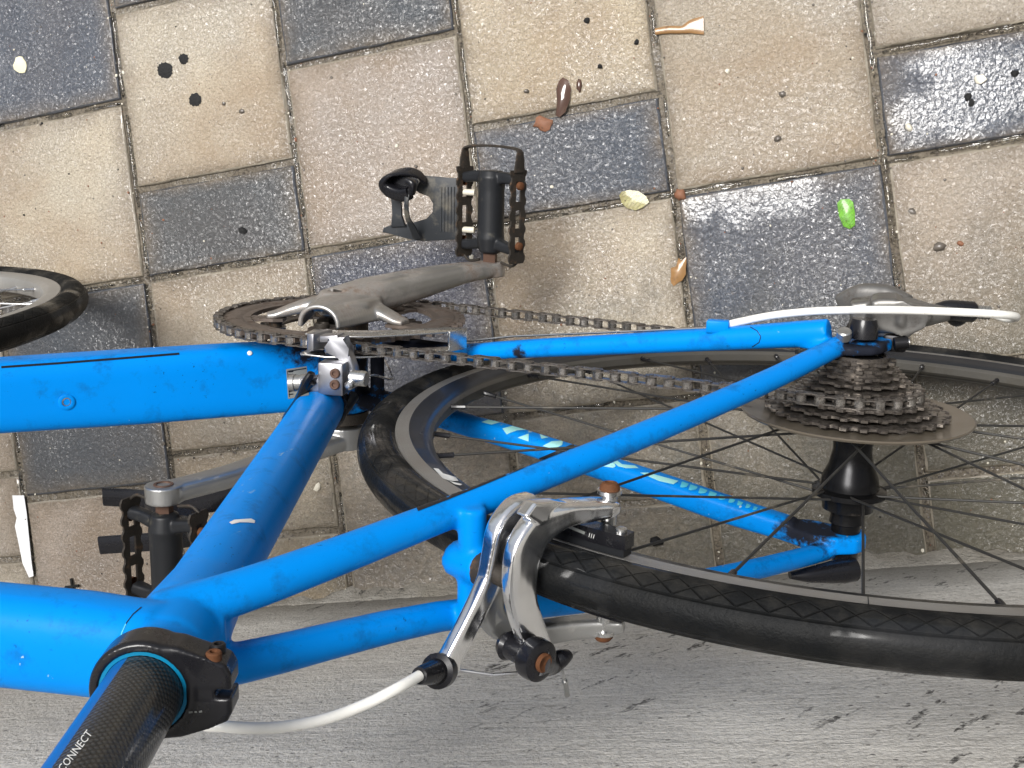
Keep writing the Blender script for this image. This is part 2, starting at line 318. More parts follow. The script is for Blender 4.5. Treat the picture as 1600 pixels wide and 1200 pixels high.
def leafmat(name, c1, c2, vein):
    b = NB(name); v = b.vec()
    n = b.noise(v, 120, 6, 0.7); col = b.mix(b.ramp(n, [(0.35, 0.0), (0.65, 1.0)]), c1, c2)
    w = b.n('ShaderNodeTexWave'); w.wave_type = 'BANDS'; w.inputs['Scale'].default_value = 90; w.inputs['Distortion'].default_value = 3; b.l(b.vec(rotz=0.7), w.inputs['Vector'])
    ve = b.ramp(w.outputs['Fac'], [(0.86, 0.0), (0.97, 1.0)]); col = b.mix(b.math('MULTIPLY', ve, 0.7), col, vein)
    col = b.mix(b.ramp(b.noise(v, 420, 4), [(0.60, 0.0), (0.66, 0.8)]), col, (0.05, 0.03, 0.015))
    return b.set(color=col, rough=0.35, coat=0.4, coatr=0.1, normal=b.bump(b.math('ADD', ve, b.math('MULTIPLY', n, 1.5)), 0.0008))
M['leafy'] = simple('yellow_green_leaf', (0.25, 0.23, 0.07), 0.4, dirt=0.62, dirt_col=(0.20, 0.12, 0.04), dirt_scale=200, coat=0.5)
M['leafb'] = simple('wet_brown_leaf', (0.07, 0.035, 0.022), 0.12, dirt=0.6, coat=1.0)
M['leafg'] = simple('bright_green_leaf', (0.11, 0.33, 0.015), 0.35, dirt=0.60, dirt_col=(0.03, 0.10, 0.01), dirt_scale=300, coat=0.6)
M['leafr'] = simple('rusty_leaf_scrap', (0.20, 0.09, 0.05), 0.6, dirt=0.55, dirt_scale=300)
M['leafy'] = leafmat('yellow_green_leaf', (0.30, 0.28, 0.09), (0.20, 0.17, 0.06), (0.40, 0.38, 0.18))
M['leafg'] = leafmat('bright_green_leaf', (0.13, 0.38, 0.015), (0.07, 0.22, 0.01), (0.22, 0.50, 0.06))
M['stick'] = simple('wet_tan_bark', (0.27, 0.15, 0.06), 0.3, dirt=0.55, dirt_col=(0.12, 0.06, 0.025), dirt_scale=120, coat=0.4)
M['petal'] = simple('cream_petal', (0.70, 0.66, 0.45), 0.6, dirt_scale=200)
M['gum'] = simple('black_gum', (0.012, 0.012, 0.012), 0.65, bump=0.002, bscale=400)
M['stone'] = simple('small_stone', (0.10, 0.085, 0.07), 0.45, dirt_scale=200, coat=0.4)
M['paleg'] = simple('pale_chip', (0.62, 0.58, 0.48), 0.5, dirt_scale=200)
M['whitestrip'] = simple('bright_white_strip', (0.80, 0.81, 0.82), 0.5, dirt_scale=60, coat=0.4)

# ---------------------------------------------------------------- mesh helpers (mm in, metres out)
def cross_frame(t, ref):
    t = t / np.linalg.norm(t); n = ref - (ref @ t) * t
    if np.linalg.norm(n) < 1e-6: n = np.array([0, 0, 1.]) - t[2] * t
    n /= np.linalg.norm(n); return t, n, np.cross(t, n)
def smooth_path(pts, k=8):
    P = [np.array(p, float) for p in pts]; P = [2 * P[0] - P[1]] + P + [2 * P[-1] - P[-2]]; out = []
    for i in range(1, len(P) - 2):
        for j in range(k):
            t = j / k; a, b, c, d = P[i - 1], P[i], P[i + 1], P[i + 2]
            out.append(0.5 * ((2 * b) + (c - a) * t + (2 * a - 5 * b + 4 * c - d) * t * t + (3 * b - a - 3 * c + d) * t ** 3))
    out.append(P[-2]); return out
def interp(vals, n):
    vals = [np.atleast_1d(np.array(v, float)) for v in vals]; m = len(vals) - 1; out = []
    for i in range(n):
        x = i / (n - 1) * m; k = min(int(x), m - 1); t = x - k; out.append(vals[k] * (1 - t) + vals[k + 1] * t)
    return out
def sweep(bm, pts, secs, ref=(0, 0, 1), seg=20, power=2.0, caps=True, closed=False, mat=0, k=1, matfn=None, ang0=0.0):
    """superelliptic tube; secs = (half width across, half width along ref)"""
    if k > 1: pts = smooth_path(pts, k)
    pts = [np.array(p, float) for p in pts]; n = len(pts)
    if not isinstance(secs, (list, tuple)): secs = [(secs, secs)]
    if isinstance(secs, tuple): secs = [secs]
    secs = [(s, s) if isinstance(s, (int, float)) else s for s in secs]
    S = interp(secs, n) if len(secs) > 1 else [np.array(secs[0], float)] * n
    uvl = bm.loops.layers.uv.verify(); ref = np.array(ref, float); rings = []; ln = 0; lens = []
    for i, p in enumerate(pts):
        a = pts[i - 1] if (i > 0 or closed) else p; b = pts[(i + 1) % n] if (i < n - 1 or closed) else p
        t, nn, bb = cross_frame(b - a, ref)
        if i: ln += np.linalg.norm(p - pts[i - 1])
        lens.append(ln); ring = []
        for j in range(seg):
            th = 2 * math.pi * j / seg + ang0; c, s_ = math.cos(th), math.sin(th)
            if power != 2.0: c = math.copysign(abs(c) ** (2 / power), c); s_ = math.copysign(abs(s_) ** (2 / power), s_)
            ring.append(bm.verts.new(p + bb * S[i][0] * c + nn * S[i][1] * s_))
        rings.append(ring)
    per = 2 * math.pi * max(S[0])
    for i in range(n if closed else n - 1):
        A, B = rings[i], rings[(i + 1) % n]; l0 = lens[i]; l1 = lens[i + 1] if i < n - 1 else ln + np.linalg.norm(pts[0] - pts[-1])
        for j in range(seg):
            j2 = (j + 1) % seg; f = bm.faces.new((A[j], A[j2], B[j2], B[j])); f.material_index = matfn(j / seg) if matfn else mat
            for lp, (u, v) in zip(f.loops, ((j / seg * per, l0), ((j + 1) / seg * per, l0), ((j + 1) / seg * per, l1), (j / seg * per, l1))): lp[uvl].uv = (u / 1000, v / 1000)
    if caps and not closed:
        for ring in (rings[0][::-1], rings[-1]):
            f = bm.faces.new(ring); f.material_index = mat
    return rings
def cyl(bm, a, b, r, seg=20, mat=0, r2=None):
    a, b = np.array(a, float), np.array(b, float); d = b - a
    ref = np.array([0, 0, 1.]) if abs(d[2]) < 0.9 * np.linalg.norm(d) else np.array([1., 0, 0])
    return sweep(bm, [a, b], [(r, r), (r2 or r, r2 or r)], ref, seg, mat=mat)
def lathe(bm, prof, c, axis, seg=32, mat=0, ref=None, mats=None, caps=True):
    """prof = [(along axis, radius)]"""
    c = np.array(c, float); ax = np.array(axis, float); ax /= np.linalg.norm(ax)
    r0 = np.array([1., 0, 0]) if abs(ax[0]) < 0.9 else np.array([0, 0, 1.])
    e1 = np.cross(ax, r0); e1 /= np.linalg.norm(e1); e2 = np.cross(ax, e1); rings = []
    for a, r in prof:
        rings.append([bm.verts.new(c + ax * a + r * (math.cos(2 * math.pi * j / seg) * e1 + math.sin(2 * math.pi * j / seg) * e2)) for j in range(seg)])
    for i in range(len(prof) - 1):
        for j in range(seg):
            f = bm.faces.new((rings[i][j], rings[i][(j + 1) % seg], rings[i + 1][(j + 1) % seg], rings[i + 1][j])); f.material_index = mats[i] if mats else mat
    if caps:
        for q, rg in ((0, rings[0][::-1]), (-1, rings[-1])):
            if prof[q][1] > 0.01: bm.faces.new(rg).material_index = mats[q] if mats else mat
    return rings
def box(bm, c, h, ax=None, mat=0, bev=0.0):
    """box centre c, half sizes h, ax = 3 axis vectors"""
    c = np.array(c, float); ax = [np.array(a, float) / np.linalg.norm(a) for a in (ax or ((1, 0, 0), (0, 1, 0), (0, 0, 1)))]
    vs = [bm.verts.new(c + sx * h[0] * ax[0] + sy * h[1] * ax[1] + sz * h[2] * ax[2]) for sx in (-1, 1) for sy in (-1, 1) for sz in (-1, 1)]
    fs = [bm.faces.new([vs[i] for i in q]) for q in ((0, 1, 3, 2), (4, 6, 7, 5), (0, 4, 5, 1), (2, 3, 7, 6), (0, 2, 6, 4), (1, 5, 7, 3))]
    for f in fs: f.material_index = mat
    if bev > 0:
        es = list({e for f in fs for e in f.edges}); bmesh.ops.bevel(bm, geom=es, offset=bev, segments=2, affect='EDGES', profile=0.5)
def prism(bm, poly, thick_vec, bev=0.0, mat=0, holes=None):
    """poly: 3-D points of one face; extruded along thick_vec"""
    t = np.array(thick_vec, float); P = [np.array(p, float) for p in poly]
    A = [bm.verts.new(p) for p in P]; B = [bm.verts.new(p + t) for p in P]; n = len(P); fs = []
    fs.append(bm.faces.new(A[::-1])); fs.append(bm.faces.new(B))
    for i in range(n): fs.append(bm.faces.new((A[i], A[(i + 1) % n], B[(i + 1) % n], B[i])))
    for f in fs: f.material_index = mat
    if bev > 0:
        es = [e for e in set(fs[0].edges) | set(fs[1].edges)]; bmesh.ops.bevel(bm, geom=es, offset=bev, segments=2, affect='EDGES', profile=0.5)
def gear(bm, T, rp, c, Y0, Y1, rin, mat=0, depth=4.2, tip=0.36, skew=0.0, tipr=1.7):
    outer = []
    for i in range(T):
        a0 = 2 * math.pi * i / T
        for fr, rr in ((-0.5, rp - depth + tipr), (-0.28, rp - depth + tipr + 0.6), (-tip * 0.42, rp + tipr), (tip * 0.42, rp + tipr), (0.28, rp - depth + tipr + 0.6)):
            a = a0 + fr * 2 * math.pi / T; outer.append((a, rr))
    rings = []
    for Y in (Y0, Y1):
        rings.append([bm.verts.new((c[0] + r * math.cos(a), c[1] + Y, c[2] + r * math.sin(a))) for a, r in outer])
        rings.append([bm.verts.new((c[0] + rin * math.cos(a), c[1] + Y, c[2] + rin * math.sin(a))) for a, r in outer])
    n = len(outer)
    for i in range(n):
        j = (i + 1) % n
        for A, B, fl in ((rings[0], rings[1], 0), (rings[3], rings[2], 0), (rings[2], rings[0], 0), (rings[1], rings[3], 0)):
            bm.faces.new((A[i], A[j], B[j], B[i])).material_index = mat
def new(): return bmesh.new()

ROOT = None
def finish(name, bm, mats, parent=None, props=None, angle=35, world=False, modfn=None, nrm=True):
    """bm in bicycle mm (or world mm if world) -> one linked object; local frame of parents = ground-contact frame"""
    if nrm: bmesh.ops.recalc_face_normals(bm, faces=bm.faces[:])
    V = [v for v in bm.verts]
    off = np.zeros(3) if world else ORG
    for v in V: v.co = Vector((np.array(v.co) - off) / 1000)
    cen = sum((v.co for v in V), Vector()) / max(len(V), 1)
    if world and not parent: cen.z = min(v.co.z for v in V)
    for v in V: v.co -= cen
    me = bpy.data.meshes.new(name); bm.to_mesh(me); bm.free()
    for m in (mats if isinstance(mats, (list, tuple)) else [mats]): me.materials.append(m)
    for p in me.polygons: p.use_smooth = True
    if angle is not None and angle < 180: me.set_sharp_from_angle(angle=R_(angle))
    ob = bpy.data.objects.new(name, me); COL.objects.link(ob); ob.location = cen
    if modfn: 
        modfn(ob); ob = bake(ob)
        if angle is not None and angle < 180: ob.data.set_sharp_from_angle(angle=R_(angle))
    if parent is not None: attach(ob, parent)
    for k, v in (props or {}).items(): ob[k] = v
    return ob
def attach(ob, parent):
    """object coordinates are in the root frame; parents other than the root hold a pure translation"""
    off = Vector((0, 0, 0)); q = parent
    while q is not None and q is not ROOT: off += q.location; q = q.parent
    ob.parent = parent; ob.location = ob.location - off
def bake(ob):
    dg = bpy.context.evaluated_depsgraph_get(); ev = ob.evaluated_get(dg)
    me = bpy.data.meshes.new_from_object(ev, preserve_all_data_layers=True, depsgraph=dg); old = ob.data; ob.modifiers.clear(); ob.data = me
    for p in me.polygons: p.use_smooth = True
    return ob
def voxel(size, it=8, fac=0.5):
    def f(ob):
        m = ob.modifiers.new('r', 'REMESH'); m.mode = 'VOXEL'; m.voxel_size = size / 1000; m.use_smooth_shade = True
        s = ob.modifiers.new('s', 'SMOOTH'); s.iterations = it; s.factor = fac
    return f
def empty(name, props, loc=(0, 0, 0), rx=0):
    e = bpy.data.objects.new(name, None); COL.objects.link(e); e.location = loc; e.rotation_euler = (rx, 0, 0); e.empty_display_size = 0.05
    for k, v in props.items(): e[k] = v
    return e
def bvh_of(ob, base=None):
    """BVH in bicycle mm"""
    me = ob.data; off = Vector((0, 0, 0)); q = ob
    while q is not None and q is not ROOT: off += q.location; q = q.parent
    vs = [Vector(np.array(v.co + off) * 1000 + ORG) for v in me.vertices]
    return BVHTree.FromPolygons(vs, [tuple(p.vertices) for p in me.polygons])
def project_px(bm, bvh, polys, lift=0.35, mat=0, cell=5.0, zmax=1e9):
    """lay flat print on a surface: polygons given on the photograph, dropped on the real surface and lifted by the thickness of the print"""
    tmp = bmesh.new()
    for poly in polys:
        vs = [tmp.verts.new((x, y, 0)) for x, y in poly]
        try: tmp.faces.new(vs)
        except ValueError: pass
    bmesh.ops.triangulate(tmp, faces=tmp.faces[:])
    for _ in range(6):
        es = [e for e in tmp.edges if e.calc_length() > cell]
        if not es: break
        bmesh.ops.subdivide_edges(tmp, edges=es, cuts=1); bmesh.ops.triangulate(tmp, faces=[f for f in tmp.faces if len(f.verts) > 3])
    mp = {}
    for v in tmp.verts:
        r = ray(v.co.x, v.co.y); hit, n, i, d = bvh.ray_cast(Vector(CAM), Vector(r).normalized())
        if hit is None or hit.z > zmax: mp[v] = None; continue
        if n.dot(Vector(r)) > 0: n = -n
        mp[v] = bm.verts.new(hit + n * lift)
    for f in tmp.faces:
        q = [mp[v] for v in f.verts]
        if None not in q:
            try: bm.faces.new(q).material_index = mat
            except ValueError: pass
    tmp.free()
def text_polys(txt, origin, e, up, length=None, size=None):
    """text outline as pixel polygons: baseline origin, unit reading direction e, cap-height vector up"""
    cu = bpy.data.curves.new('t', 'FONT'); cu.body = txt; cu.resolution_u = 2
    ob = bpy.data.objects.new('t', cu); COL.objects.link(ob); dg = bpy.context.evaluated_depsgraph_get(); dg.update()
    me = bpy.data.meshes.new_from_object(ob.evaluated_get(dg)); bpy.data.objects.remove(ob)
    xs = [v.co.x for v in me.vertices]; x0, x1 = min(xs), max(xs); k = length / (x1 - x0)
    hh = 0.7
    out = [[(origin[0] + e[0] * (me.vertices[i].co.x - x0) * k + up[0] * me.vertices[i].co.y / hh, origin[1] + e[1] * (me.vertices[i].co.x - x0) * k + up[1] * me.vertices[i].co.y / hh) for i in p.vertices] for p in me.polygons]
    bpy.data.meshes.remove(me); return out

# ================================================================ SETTING
TH = 0.20434645; PITCH = 201.604; U0, V0 = 768.191, -180.824
ga = np.array([math.cos(TH), math.sin(TH)]); gb = np.array([-math.sin(TH), math.cos(TH)])
def G(u, v): return ga * (u * PITCH + U0) + gb * (v * PITCH + V0)
bm = new(); S = 30000
f = bm.faces.new([bm.verts.new(p) for p in ((-S, -S, -9), (S, -S, -9), (S, S, -9), (-S, S, -9))])
finish('ground', bm, M['earth'], world=True, props={'kind': 'structure'})
# wall line
wl0, wl1 = onG(540, 935)[:2], onG(1600, 868)[:2]
wd_ = (wl0 - wl1) / np.linalg.norm(wl0 - wl1); wn_ = np.array([-wd_[1], wd_[0]]);  # towards +Y
wp = (wl0 + wl1) / 2
bm = new(); tint = bm.loops.layers.color.new('tint')
def add_slab(u0, u1, v0, v1, dark):
    j = 0.018; u0, u1, v0, v1 = u0 + j, u1 - j, v0 + j, v1 - j
    jit = lambda: rnd.uniform(-0.9, 0.9)
    P = [G(u0, v0), G(u1, v0), G(u1, v1), G(u0, v1)]; P = [p + np.array([jit(), jit()]) for p in P]
    cen = sum(P) / 4; tx, ty = rnd.uniform(-0.003, 0.003), rnd.uniform(-0.003, 0.003)
    def z(p, h): return h + (p[0] - cen[0]) * tx + (p[1] - cen[1]) * ty
    loops = []; sub = 11
    for inset, h in ((0, -8), (0, -2.6), (0.7, -1.1), (1.9, -0.25), (3.6, 0), (9, 0.05), (22, 0.05)):
        ring = []
        Q = [p + (cen - p) / np.linalg.norm(cen - p) * inset * 1.414 for p in P]
        for a in range(4):
            for s_ in range(sub):
                q = Q[a] + (Q[(a + 1) % 4] - Q[a]) * s_ / sub
                if inset <= 1.9: q = q + np.array([rnd.uniform(-.8, .8), rnd.uniform(-.8, .8)])
                ring.append(bm.verts.new((q[0], q[1], z(q, h))))
        loops.append(ring)
    t = rnd.uniform(0.84, 1.06); tc = (t, t * rnd.uniform(0.975, 1.01), t * rnd.uniform(0.92, 1.06), 1)
    fs = []; inner = set(loops[-1]); mid = set(loops[-2])
    for A, B in zip(loops, loops[1:]):
        for i in range(len(A)): fs.append(bm.faces.new((A[i], A[(i + 1) % len(A)], B[(i + 1) % len(A)], B[i])))
    fs.append(bm.faces.new(loops[-1]))
    for f in fs:
        f.material_index = 1 if dark else 0
    for f in fs[len(loops[0]):3 * len(loops[0])]: f.material_index += 2
    for f in fs:
        for l in f.loops: l[tint] = (tc[0], tc[1], tc[2], 0.0 if l.vert in inner else (0.55 if l.vert in mid else 1.0))
for k in range(-16, 19):                      # column k spans u in [-k, -k+1]
    u0, u1 = -k, -k + 1
    ivs = []
    if k % 2 == 0:
        for m in range(-12, 4):
            ivs.append((2 * m, 2 * m + 1, True)); ivs.append((2 * m + 1, 2 * m + 2, False))
        if k == 0: ivs = [(a, b, d) for a, b, d in ivs if a not in (0, 1)] + [(0, 1.16, True), (1.16, 2, False)]
    else:
        v = -0.5 - 1.5 * 14
        while v < 7: ivs.append((v, v + 0.5, True)); ivs.append((v + 0.5, v + 1.5, False)); v += 1.5
    for a, b, d in ivs:
        q = G((u0 + u1) / 2, (a + b) / 2)
        if (q - wp) @ wn_ > 260: continue
        if a >= 1 and k > -3: d = False
        add_slab(u0, u1, a, b, d)
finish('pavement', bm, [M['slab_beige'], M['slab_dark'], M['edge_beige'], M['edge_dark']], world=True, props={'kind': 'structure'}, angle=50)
bm = new()
c = [G(-19, -22), G(19, -22), G(19, 7), G(-19, 7)]
bm.faces.new([bm.verts.new((p[0], p[1], -3.6)) for p in c])
bmesh.ops.subdivide_edges(bm, edges=bm.edges[:], cuts=8, use_grid_fill=True)
finish('joint_fill', bm, M['joint'], world=True, props={'kind': 'structure'})
# wall
bm = new()
a = wp - wd_ * 5000; b_ = wp + wd_ * 6000
nseg = 220; low = []
box(bm, (*((a + b_) / 2 + wn_ * 110), 1000), (5500, 110, 1100), ax=((*wd_, 0), (*wn_, 0), (0, 0, 1)), bev=6)
# rough mortar skirt along the foot
P0 = []; 
for i in range(260):
    s_ = -1500 + i * 12.0; base = wp + wd_ * s_
    jj = 3 * math.sin(i * 0.31) + 2 * math.sin(i * 0.83) + rnd.uniform(-3, 3)
    P0.append([bm.verts.new((*(base - wn_ * (9 + jj)), -1.5)), bm.verts.new((*(base - wn_ * (5 + jj * .5)), 6 + rnd.uniform(-2, 2))), bm.verts.new((*(base - wn_ * 1.0), 17 + rnd.uniform(-4, 4))), bm.verts.new((*(base + wn_ * 3), 24))])
for A, B in zip(P0, P0[1:]):
    for q in range(3): bm.faces.new((A[q], B[q], B[q + 1], A[q + 1]))
finish('concrete_wall', bm, M['wall'], world=True, props={'label': 'rough weathered grey concrete wall the blue bicycle leans on', 'category': 'wall'})

# ================================================================ BICYCLE
ROOT = empty('bicycle', {'label': 'blue road bicycle with white cables leaning against the concrete wall', 'category': 'bicycle'}, rx=-PHI)
H = np.array([HX, 0, HZ])
STA = R_(17.28); D = np.array([-math.sin(STA), 0, math.cos(STA)]); DN = np.array([math.cos(STA), 0, math.sin(STA)])
# ---- frame
A3 = lambda *p: np.array(p, float)
brg = onY(735, 880, 0); UR = (brg - H); RB = np.linalg.norm(UR); UR /= RB; UT = A3(-UR[2], 0, UR[0])
def BK(a_, y, r): return H + UT * a_ + UR * r + A3(0, y, 0)
def onB(u, v, a_):
    r = ray(u, v); o_ = H + UT * a_; return CAM + ((o_ - CAM) @ UT) / (r @ UT) * r
HTB, HTT = A3(463, 0, 382), A3(402, 0, 572)
bm = new()
cyl(bm, (0, -34, 0), (0, 34, 0), 21, 28)
sweep(bm, [D * 0, D * 565], [(17.6, 17.6), (17.9, 17.9), (18.2, 18.2)], (1, 0, 0), 28)
sweep(bm, [A3(4, 0, 10), A3(120, 0, 112), A3(300, 0, 262), HTB + A3(-12, 0, 25)], [(29, 19), (29, 20), (26, 21), (20, 24)], (0, 0, 1), 32, power=4.2)
sweep(bm, [A3(-158, 0, 519), A3(-125, 0, 521), A3(-60, 0, 529), A3(150, 0, 546), HTT + A3(2, 0, -22)], [(20.5, 17), (21.5, 17.5), (21.5, 17.5), (21, 17), (19, 17)], (0, 0, 1), 28, power=2.6)
cyl(bm, HTB, HTT, 19, 28)
# cluster flare where tube, top tube and stays meet
sweep(bm, [D * 480, D * 515, D * 548], [(18, 18.5), (20.5, 20.5), (19.0, 19)], (1, 0, 0), 28)
rssE, lssE = onY(1316, 538, -70), A3(-411, 78, 80)
rss = [A3(-150, -10, 508), A3(-183, -15.5, 466), A3(-236, -26.0, 379), A3(-300, -41.5, 279), A3(-360, -56, 172), rssE]
lss = [A3(-148, 15, 508), A3(-172, 20.5, 479), A3(-230, 29.0, 385), A3(-300, 49.5, 279), A3(-360, 66, 175), lssE]
for pth in (rss, lss): sweep(bm, pth, [(10.5, 11.5), (9.4, 10.4), (7.9, 8.6), (7.2, 8.2), (7.0, 8.0), (6.6, 7.6)], (1, 0, 0.5), 20, k=4)
rcs = [A3(-12, -26, 0), A3(-60, -26.5, 7), onZ(720, 551, 14), onZ(800, 546, 25), onZ(940, 539, 40), onZ(1100, 531, 57), onZ(1250, 522, 72), onZ(1296, 519, 76)]
lcs = [A3(-12, 22, 0), A3(-60, 24, 7), onZ(740, 667, 16), onZ(800, 684, 25), onZ(1000, 749, 48), onZ(1137, 796, 62), onZ(1240, 828, 71)]
sweep(bm, rcs, [(9, 12), (7.5, 11.5), (7, 10.5), (7, 10), (7.6, 9.5), (8.2, 9.5), (9.3, 9.5), (9.3, 9.0)], (0, 0, 1), 20, power=2.4, k=4)
sweep(bm, lcs, [(9, 12), (8, 11.5), (8, 11), (8.5, 11), (9.2, 11), (9.6, 11), (8.6, 10)], (0, 0, 1), 20, power=3.2, k=4)
cyl(bm, A3(-34, -24, 6), A3(-34, 24, 6), 6, 16)           # chainstay bridge
sweep(bm, [A3(-152, 3, 508), A3(-172, 3, 492)], [(17, 13), (15, 9)], (1, 0, 0.5), 24, k=4)
# brake bridge and boss
cyl(bm, BK(1, -30, RB), BK(1, 33, RB), 7.2, 20)
cyl(bm, BK(-12, 0, RB), BK(10, 0, RB), 9.6, 20)
# dropouts
def dropout(Y0, Y1, pts): prism(bm, [A3(x, Y0, z) for x, z in pts], (0, Y1 - Y0, 0))
dp = [(HX + 52, HZ - 14), (HX + 40, HZ + 4), (HX + 24, HZ + 15), (HX + 6, HZ + 19), (HX - 9, HZ + 12), (HX - 15, HZ + 2), (HX - 12, HZ - 12), (HX + 4, HZ - 14), (HX + 26, HZ - 20)]
dropout(64.5, 77, dp); dropout(-71, -64.5, dp)
prism(bm, [A3(x, -72.5, z) for x, z in ((HX + 6, HZ + 2), (HX - 14, HZ + 4), (HX - 20, HZ - 14), (HX - 16, HZ - 32), (HX - 2, HZ - 34), (HX + 6, HZ - 14))], (0, 8, 0))
# eyelet above the right dropout
cyl(bm, onZ(1319, 524, 92) + A3(0, 2, -6), onZ(1319, 524, 92), 4.6, 16)
# gusset at wishbone
frame = finish('frame', bm, M['blue'], ROOT, modfn=voxel(1.35, 10, 0.5), angle=None)
fb = bvh_of(frame)
bm = new(); lathe(bm, [(563, 17.9), (575, 17.9), (577.6, 17.1), (577.6, 15.7), (560, 15.7)], (0, 0, 0), D, 40, caps=False); finish('seat_tube_lip', bm, M['lightblue'], frame)
bm = new(); lathe(bm, [(-4, 5), (1.5, 5), (2.4, 4.2), (2.6, 0.01)], onZ(1319, 521, 90), (0, -0.9, 0.42), 22); finish('eyelet_bolt', bm, M['alud'], frame)
# cable stop on the right chainstay
bm = new(); cc = onZ(1122, 512, 62); box(bm, cc + A3(0, -1, 0), (8, 4.5, 5), ax=((1, 0, 0.1), (0, 1, 0), (0, 0, 1)), bev=1.2); finish('cable_stop', bm, M['blue'], frame)
# bottle boss, rivet
bq, bn, _, _ = fb.ray_cast(Vector(CAM), Vector(ray(104, 628)).normalized()); bq = np.array(bq); bn = np.array(bn)
bm = new(); lathe(bm, [(-2, 6.0), (0.9, 6.0), (1.3, 5.2), (1.2, 3.6), (-0.2, 3.2)], bq, bn, 28, caps=False); boss = finish('bottle_boss', bm, M['blue'], frame)
bm = new(); lathe(bm, [(-3, 3.3), (0.3, 3.3), (0.5, 2.6), (-1.5, 2.2), (-1.6, 0.01)], bq, bn, 20, caps=False); finish('boss_bolt', bm, M['alud'], frame)
rq, rn, _, _ = fb.ray_cast(Vector(CAM), Vector(ray(390, 552)).normalized())
bm = new(); lathe(bm, [(-1, 2.0), (0.8, 1.9), (1.2, 1.0), (1.25, 0.01)], np.array(rq), np.array(rn), 14, caps=False); finish('rivet', bm, M['offwhite'], frame)
# prints on the frame, plus a painted shadow line and weld highlight
def decal(name, polys, m, parent=frame, bv=fb, lift=0.35, label=None, cell=5.0):
    bm = new(); project_px(bm, bv, polys, lift, cell=cell, zmax=110 if 'teal' in name else 1e9)
    if not bm.verts: bm.free(); return
    finish(name, bm, m, parent, props={'label': label} if label else None, nrm=False)
def strip(pts, w): 
    P = [np.array(p, float) for p in pts]; out = []
    for i in range(len(P) - 1):
        d = P[i + 1] - P[i]; d /= np.linalg.norm(d); n = np.array([-d[1], d[0]]) * w / 2
        out.append([tuple(P[i] - n), tuple(P[i + 1] - n), tuple(P[i + 1] + n), tuple(P[i] + n)])
    return out
decal('dark_stripe', strip([(2, 574), (90, 568), (180, 561), (280, 553)], 3.2), M['blackprint_shadow'])
decal('dark_stripe', strip([(985, 664), (1060, 628), (1130, 594), (1180, 573), (1208, 567)], 3.4), M['blackprint_shadow'])
decal('painted_shadow_stripe', strip([(652, 796.5), (700, 778), (760, 753.5), (825, 726), (925, 685), (988, 660)], 6), M['blackprint_shadow'])  # shadow line along the stay's upper edge, painted as a black strip
decal('weld_line', strip([(221, 949), (208, 960), (198, 973), (191, 988), (187, 1003), (185, 1019)], 1.6), M['blackprint_shadow'], lift=.2, cell=3)
decal('painted_weld_glint', strip([(197, 975), (191, 988), (188, 1000)], 1.8), M['teal2'], lift=.25, cell=3)  # highlight beside the weld, painted as a pale strip
decal('sleeve_line', strip([(1172, 511), (1183, 517), (1189, 526), (1186, 535), (1175, 542)], 1.3), M['blackprint_shadow'], lift=.2, cell=3)
decal('pale_stripe', strip([(1040, 633), (1110, 598), (1150, 581), (1182, 572)], 3.6), M['offwhite'])
decal('white_mark', [[(358, 817), (366, 813), (378, 812), (392, 811), (398, 814), (397, 818), (386, 817), (374, 817), (362, 820)]], M['offwhite'])  # small white mark on the seat tube
decal('teal_lettering', [[(752, 660), (766, 655), (786, 659), (768, 664)], [(785, 670), (800, 666), (822, 672), (808, 673), (796, 677), (792, 679), (798, 675)], [(809, 684), (826, 678), (826, 690)], [(843, 679), (857, 684), (846, 686)], [(848, 697), (862, 690), (880, 689), (878, 696), (866, 702)]], M['teal'], cell=3)
decal('teal_lettering', [[(934, 723), (942, 717), (958, 716), (950, 720), (945, 726), (962, 729), (958, 731), (938, 728)], [(953, 718), (960, 717), (972, 726), (992, 728), (998, 732), (978, 732), (966, 729)]], M['teal'], cell=3)
decal('teal_lettering', [[(1000, 739), (1012, 739), (1060, 752), (1052, 757), (1030, 752)]] , M['teal'], cell=3)
gl = []
t0 = np.array([1064., 757.]); t1 = np.array([1200., 802.]); e = (t1 - t0); eL = np.linalg.norm(e); e /= eL; nv = np.array([-e[1], e[0]])
blocks = [(0, 11), (14, 12), (30, 12), (46, 12), (63, 11), (79, 9), (93, 8), (107, 7), (119, 6), (130, 5)]
for s_, w in blocks:
    p = t0 + e * s_; hgt = 9 - 3.5 * s_ / eL
    q = lambda x, y: tuple(p + e * x * w + nv * (y - 0.5) * hgt)
    gl.append([q(0, 0), q(1, 0), q(1, .28), q(0.3, .28), q(.3, .45), q(.9, .45), q(.9, .62), q(.3, .62), q(.3, 1), q(0, 1)])
decal('small_teal_lettering', gl, M['teal2'], cell=3)
# sticker on the down tube by the bottom bracket
decal('grey_label', [[(447, 577), (479, 572), (483, 618), (450, 623)]], M['greyprint'], lift=0.3)
sl_ = []
for i in range(9):
    y = 581 + i * 4.4; sl_ += strip([(451, y), (451 + rnd.choice((5, 7, 9)), y - 0.8)], 1.7)
sl_ += strip([(449, 580), (452, 620)], 0.9) + strip([(449, 580), (478, 575.5)], 1.6)
decal('label_print', sl_, M['blackprint_shadow'], lift=0.5, cell=4)

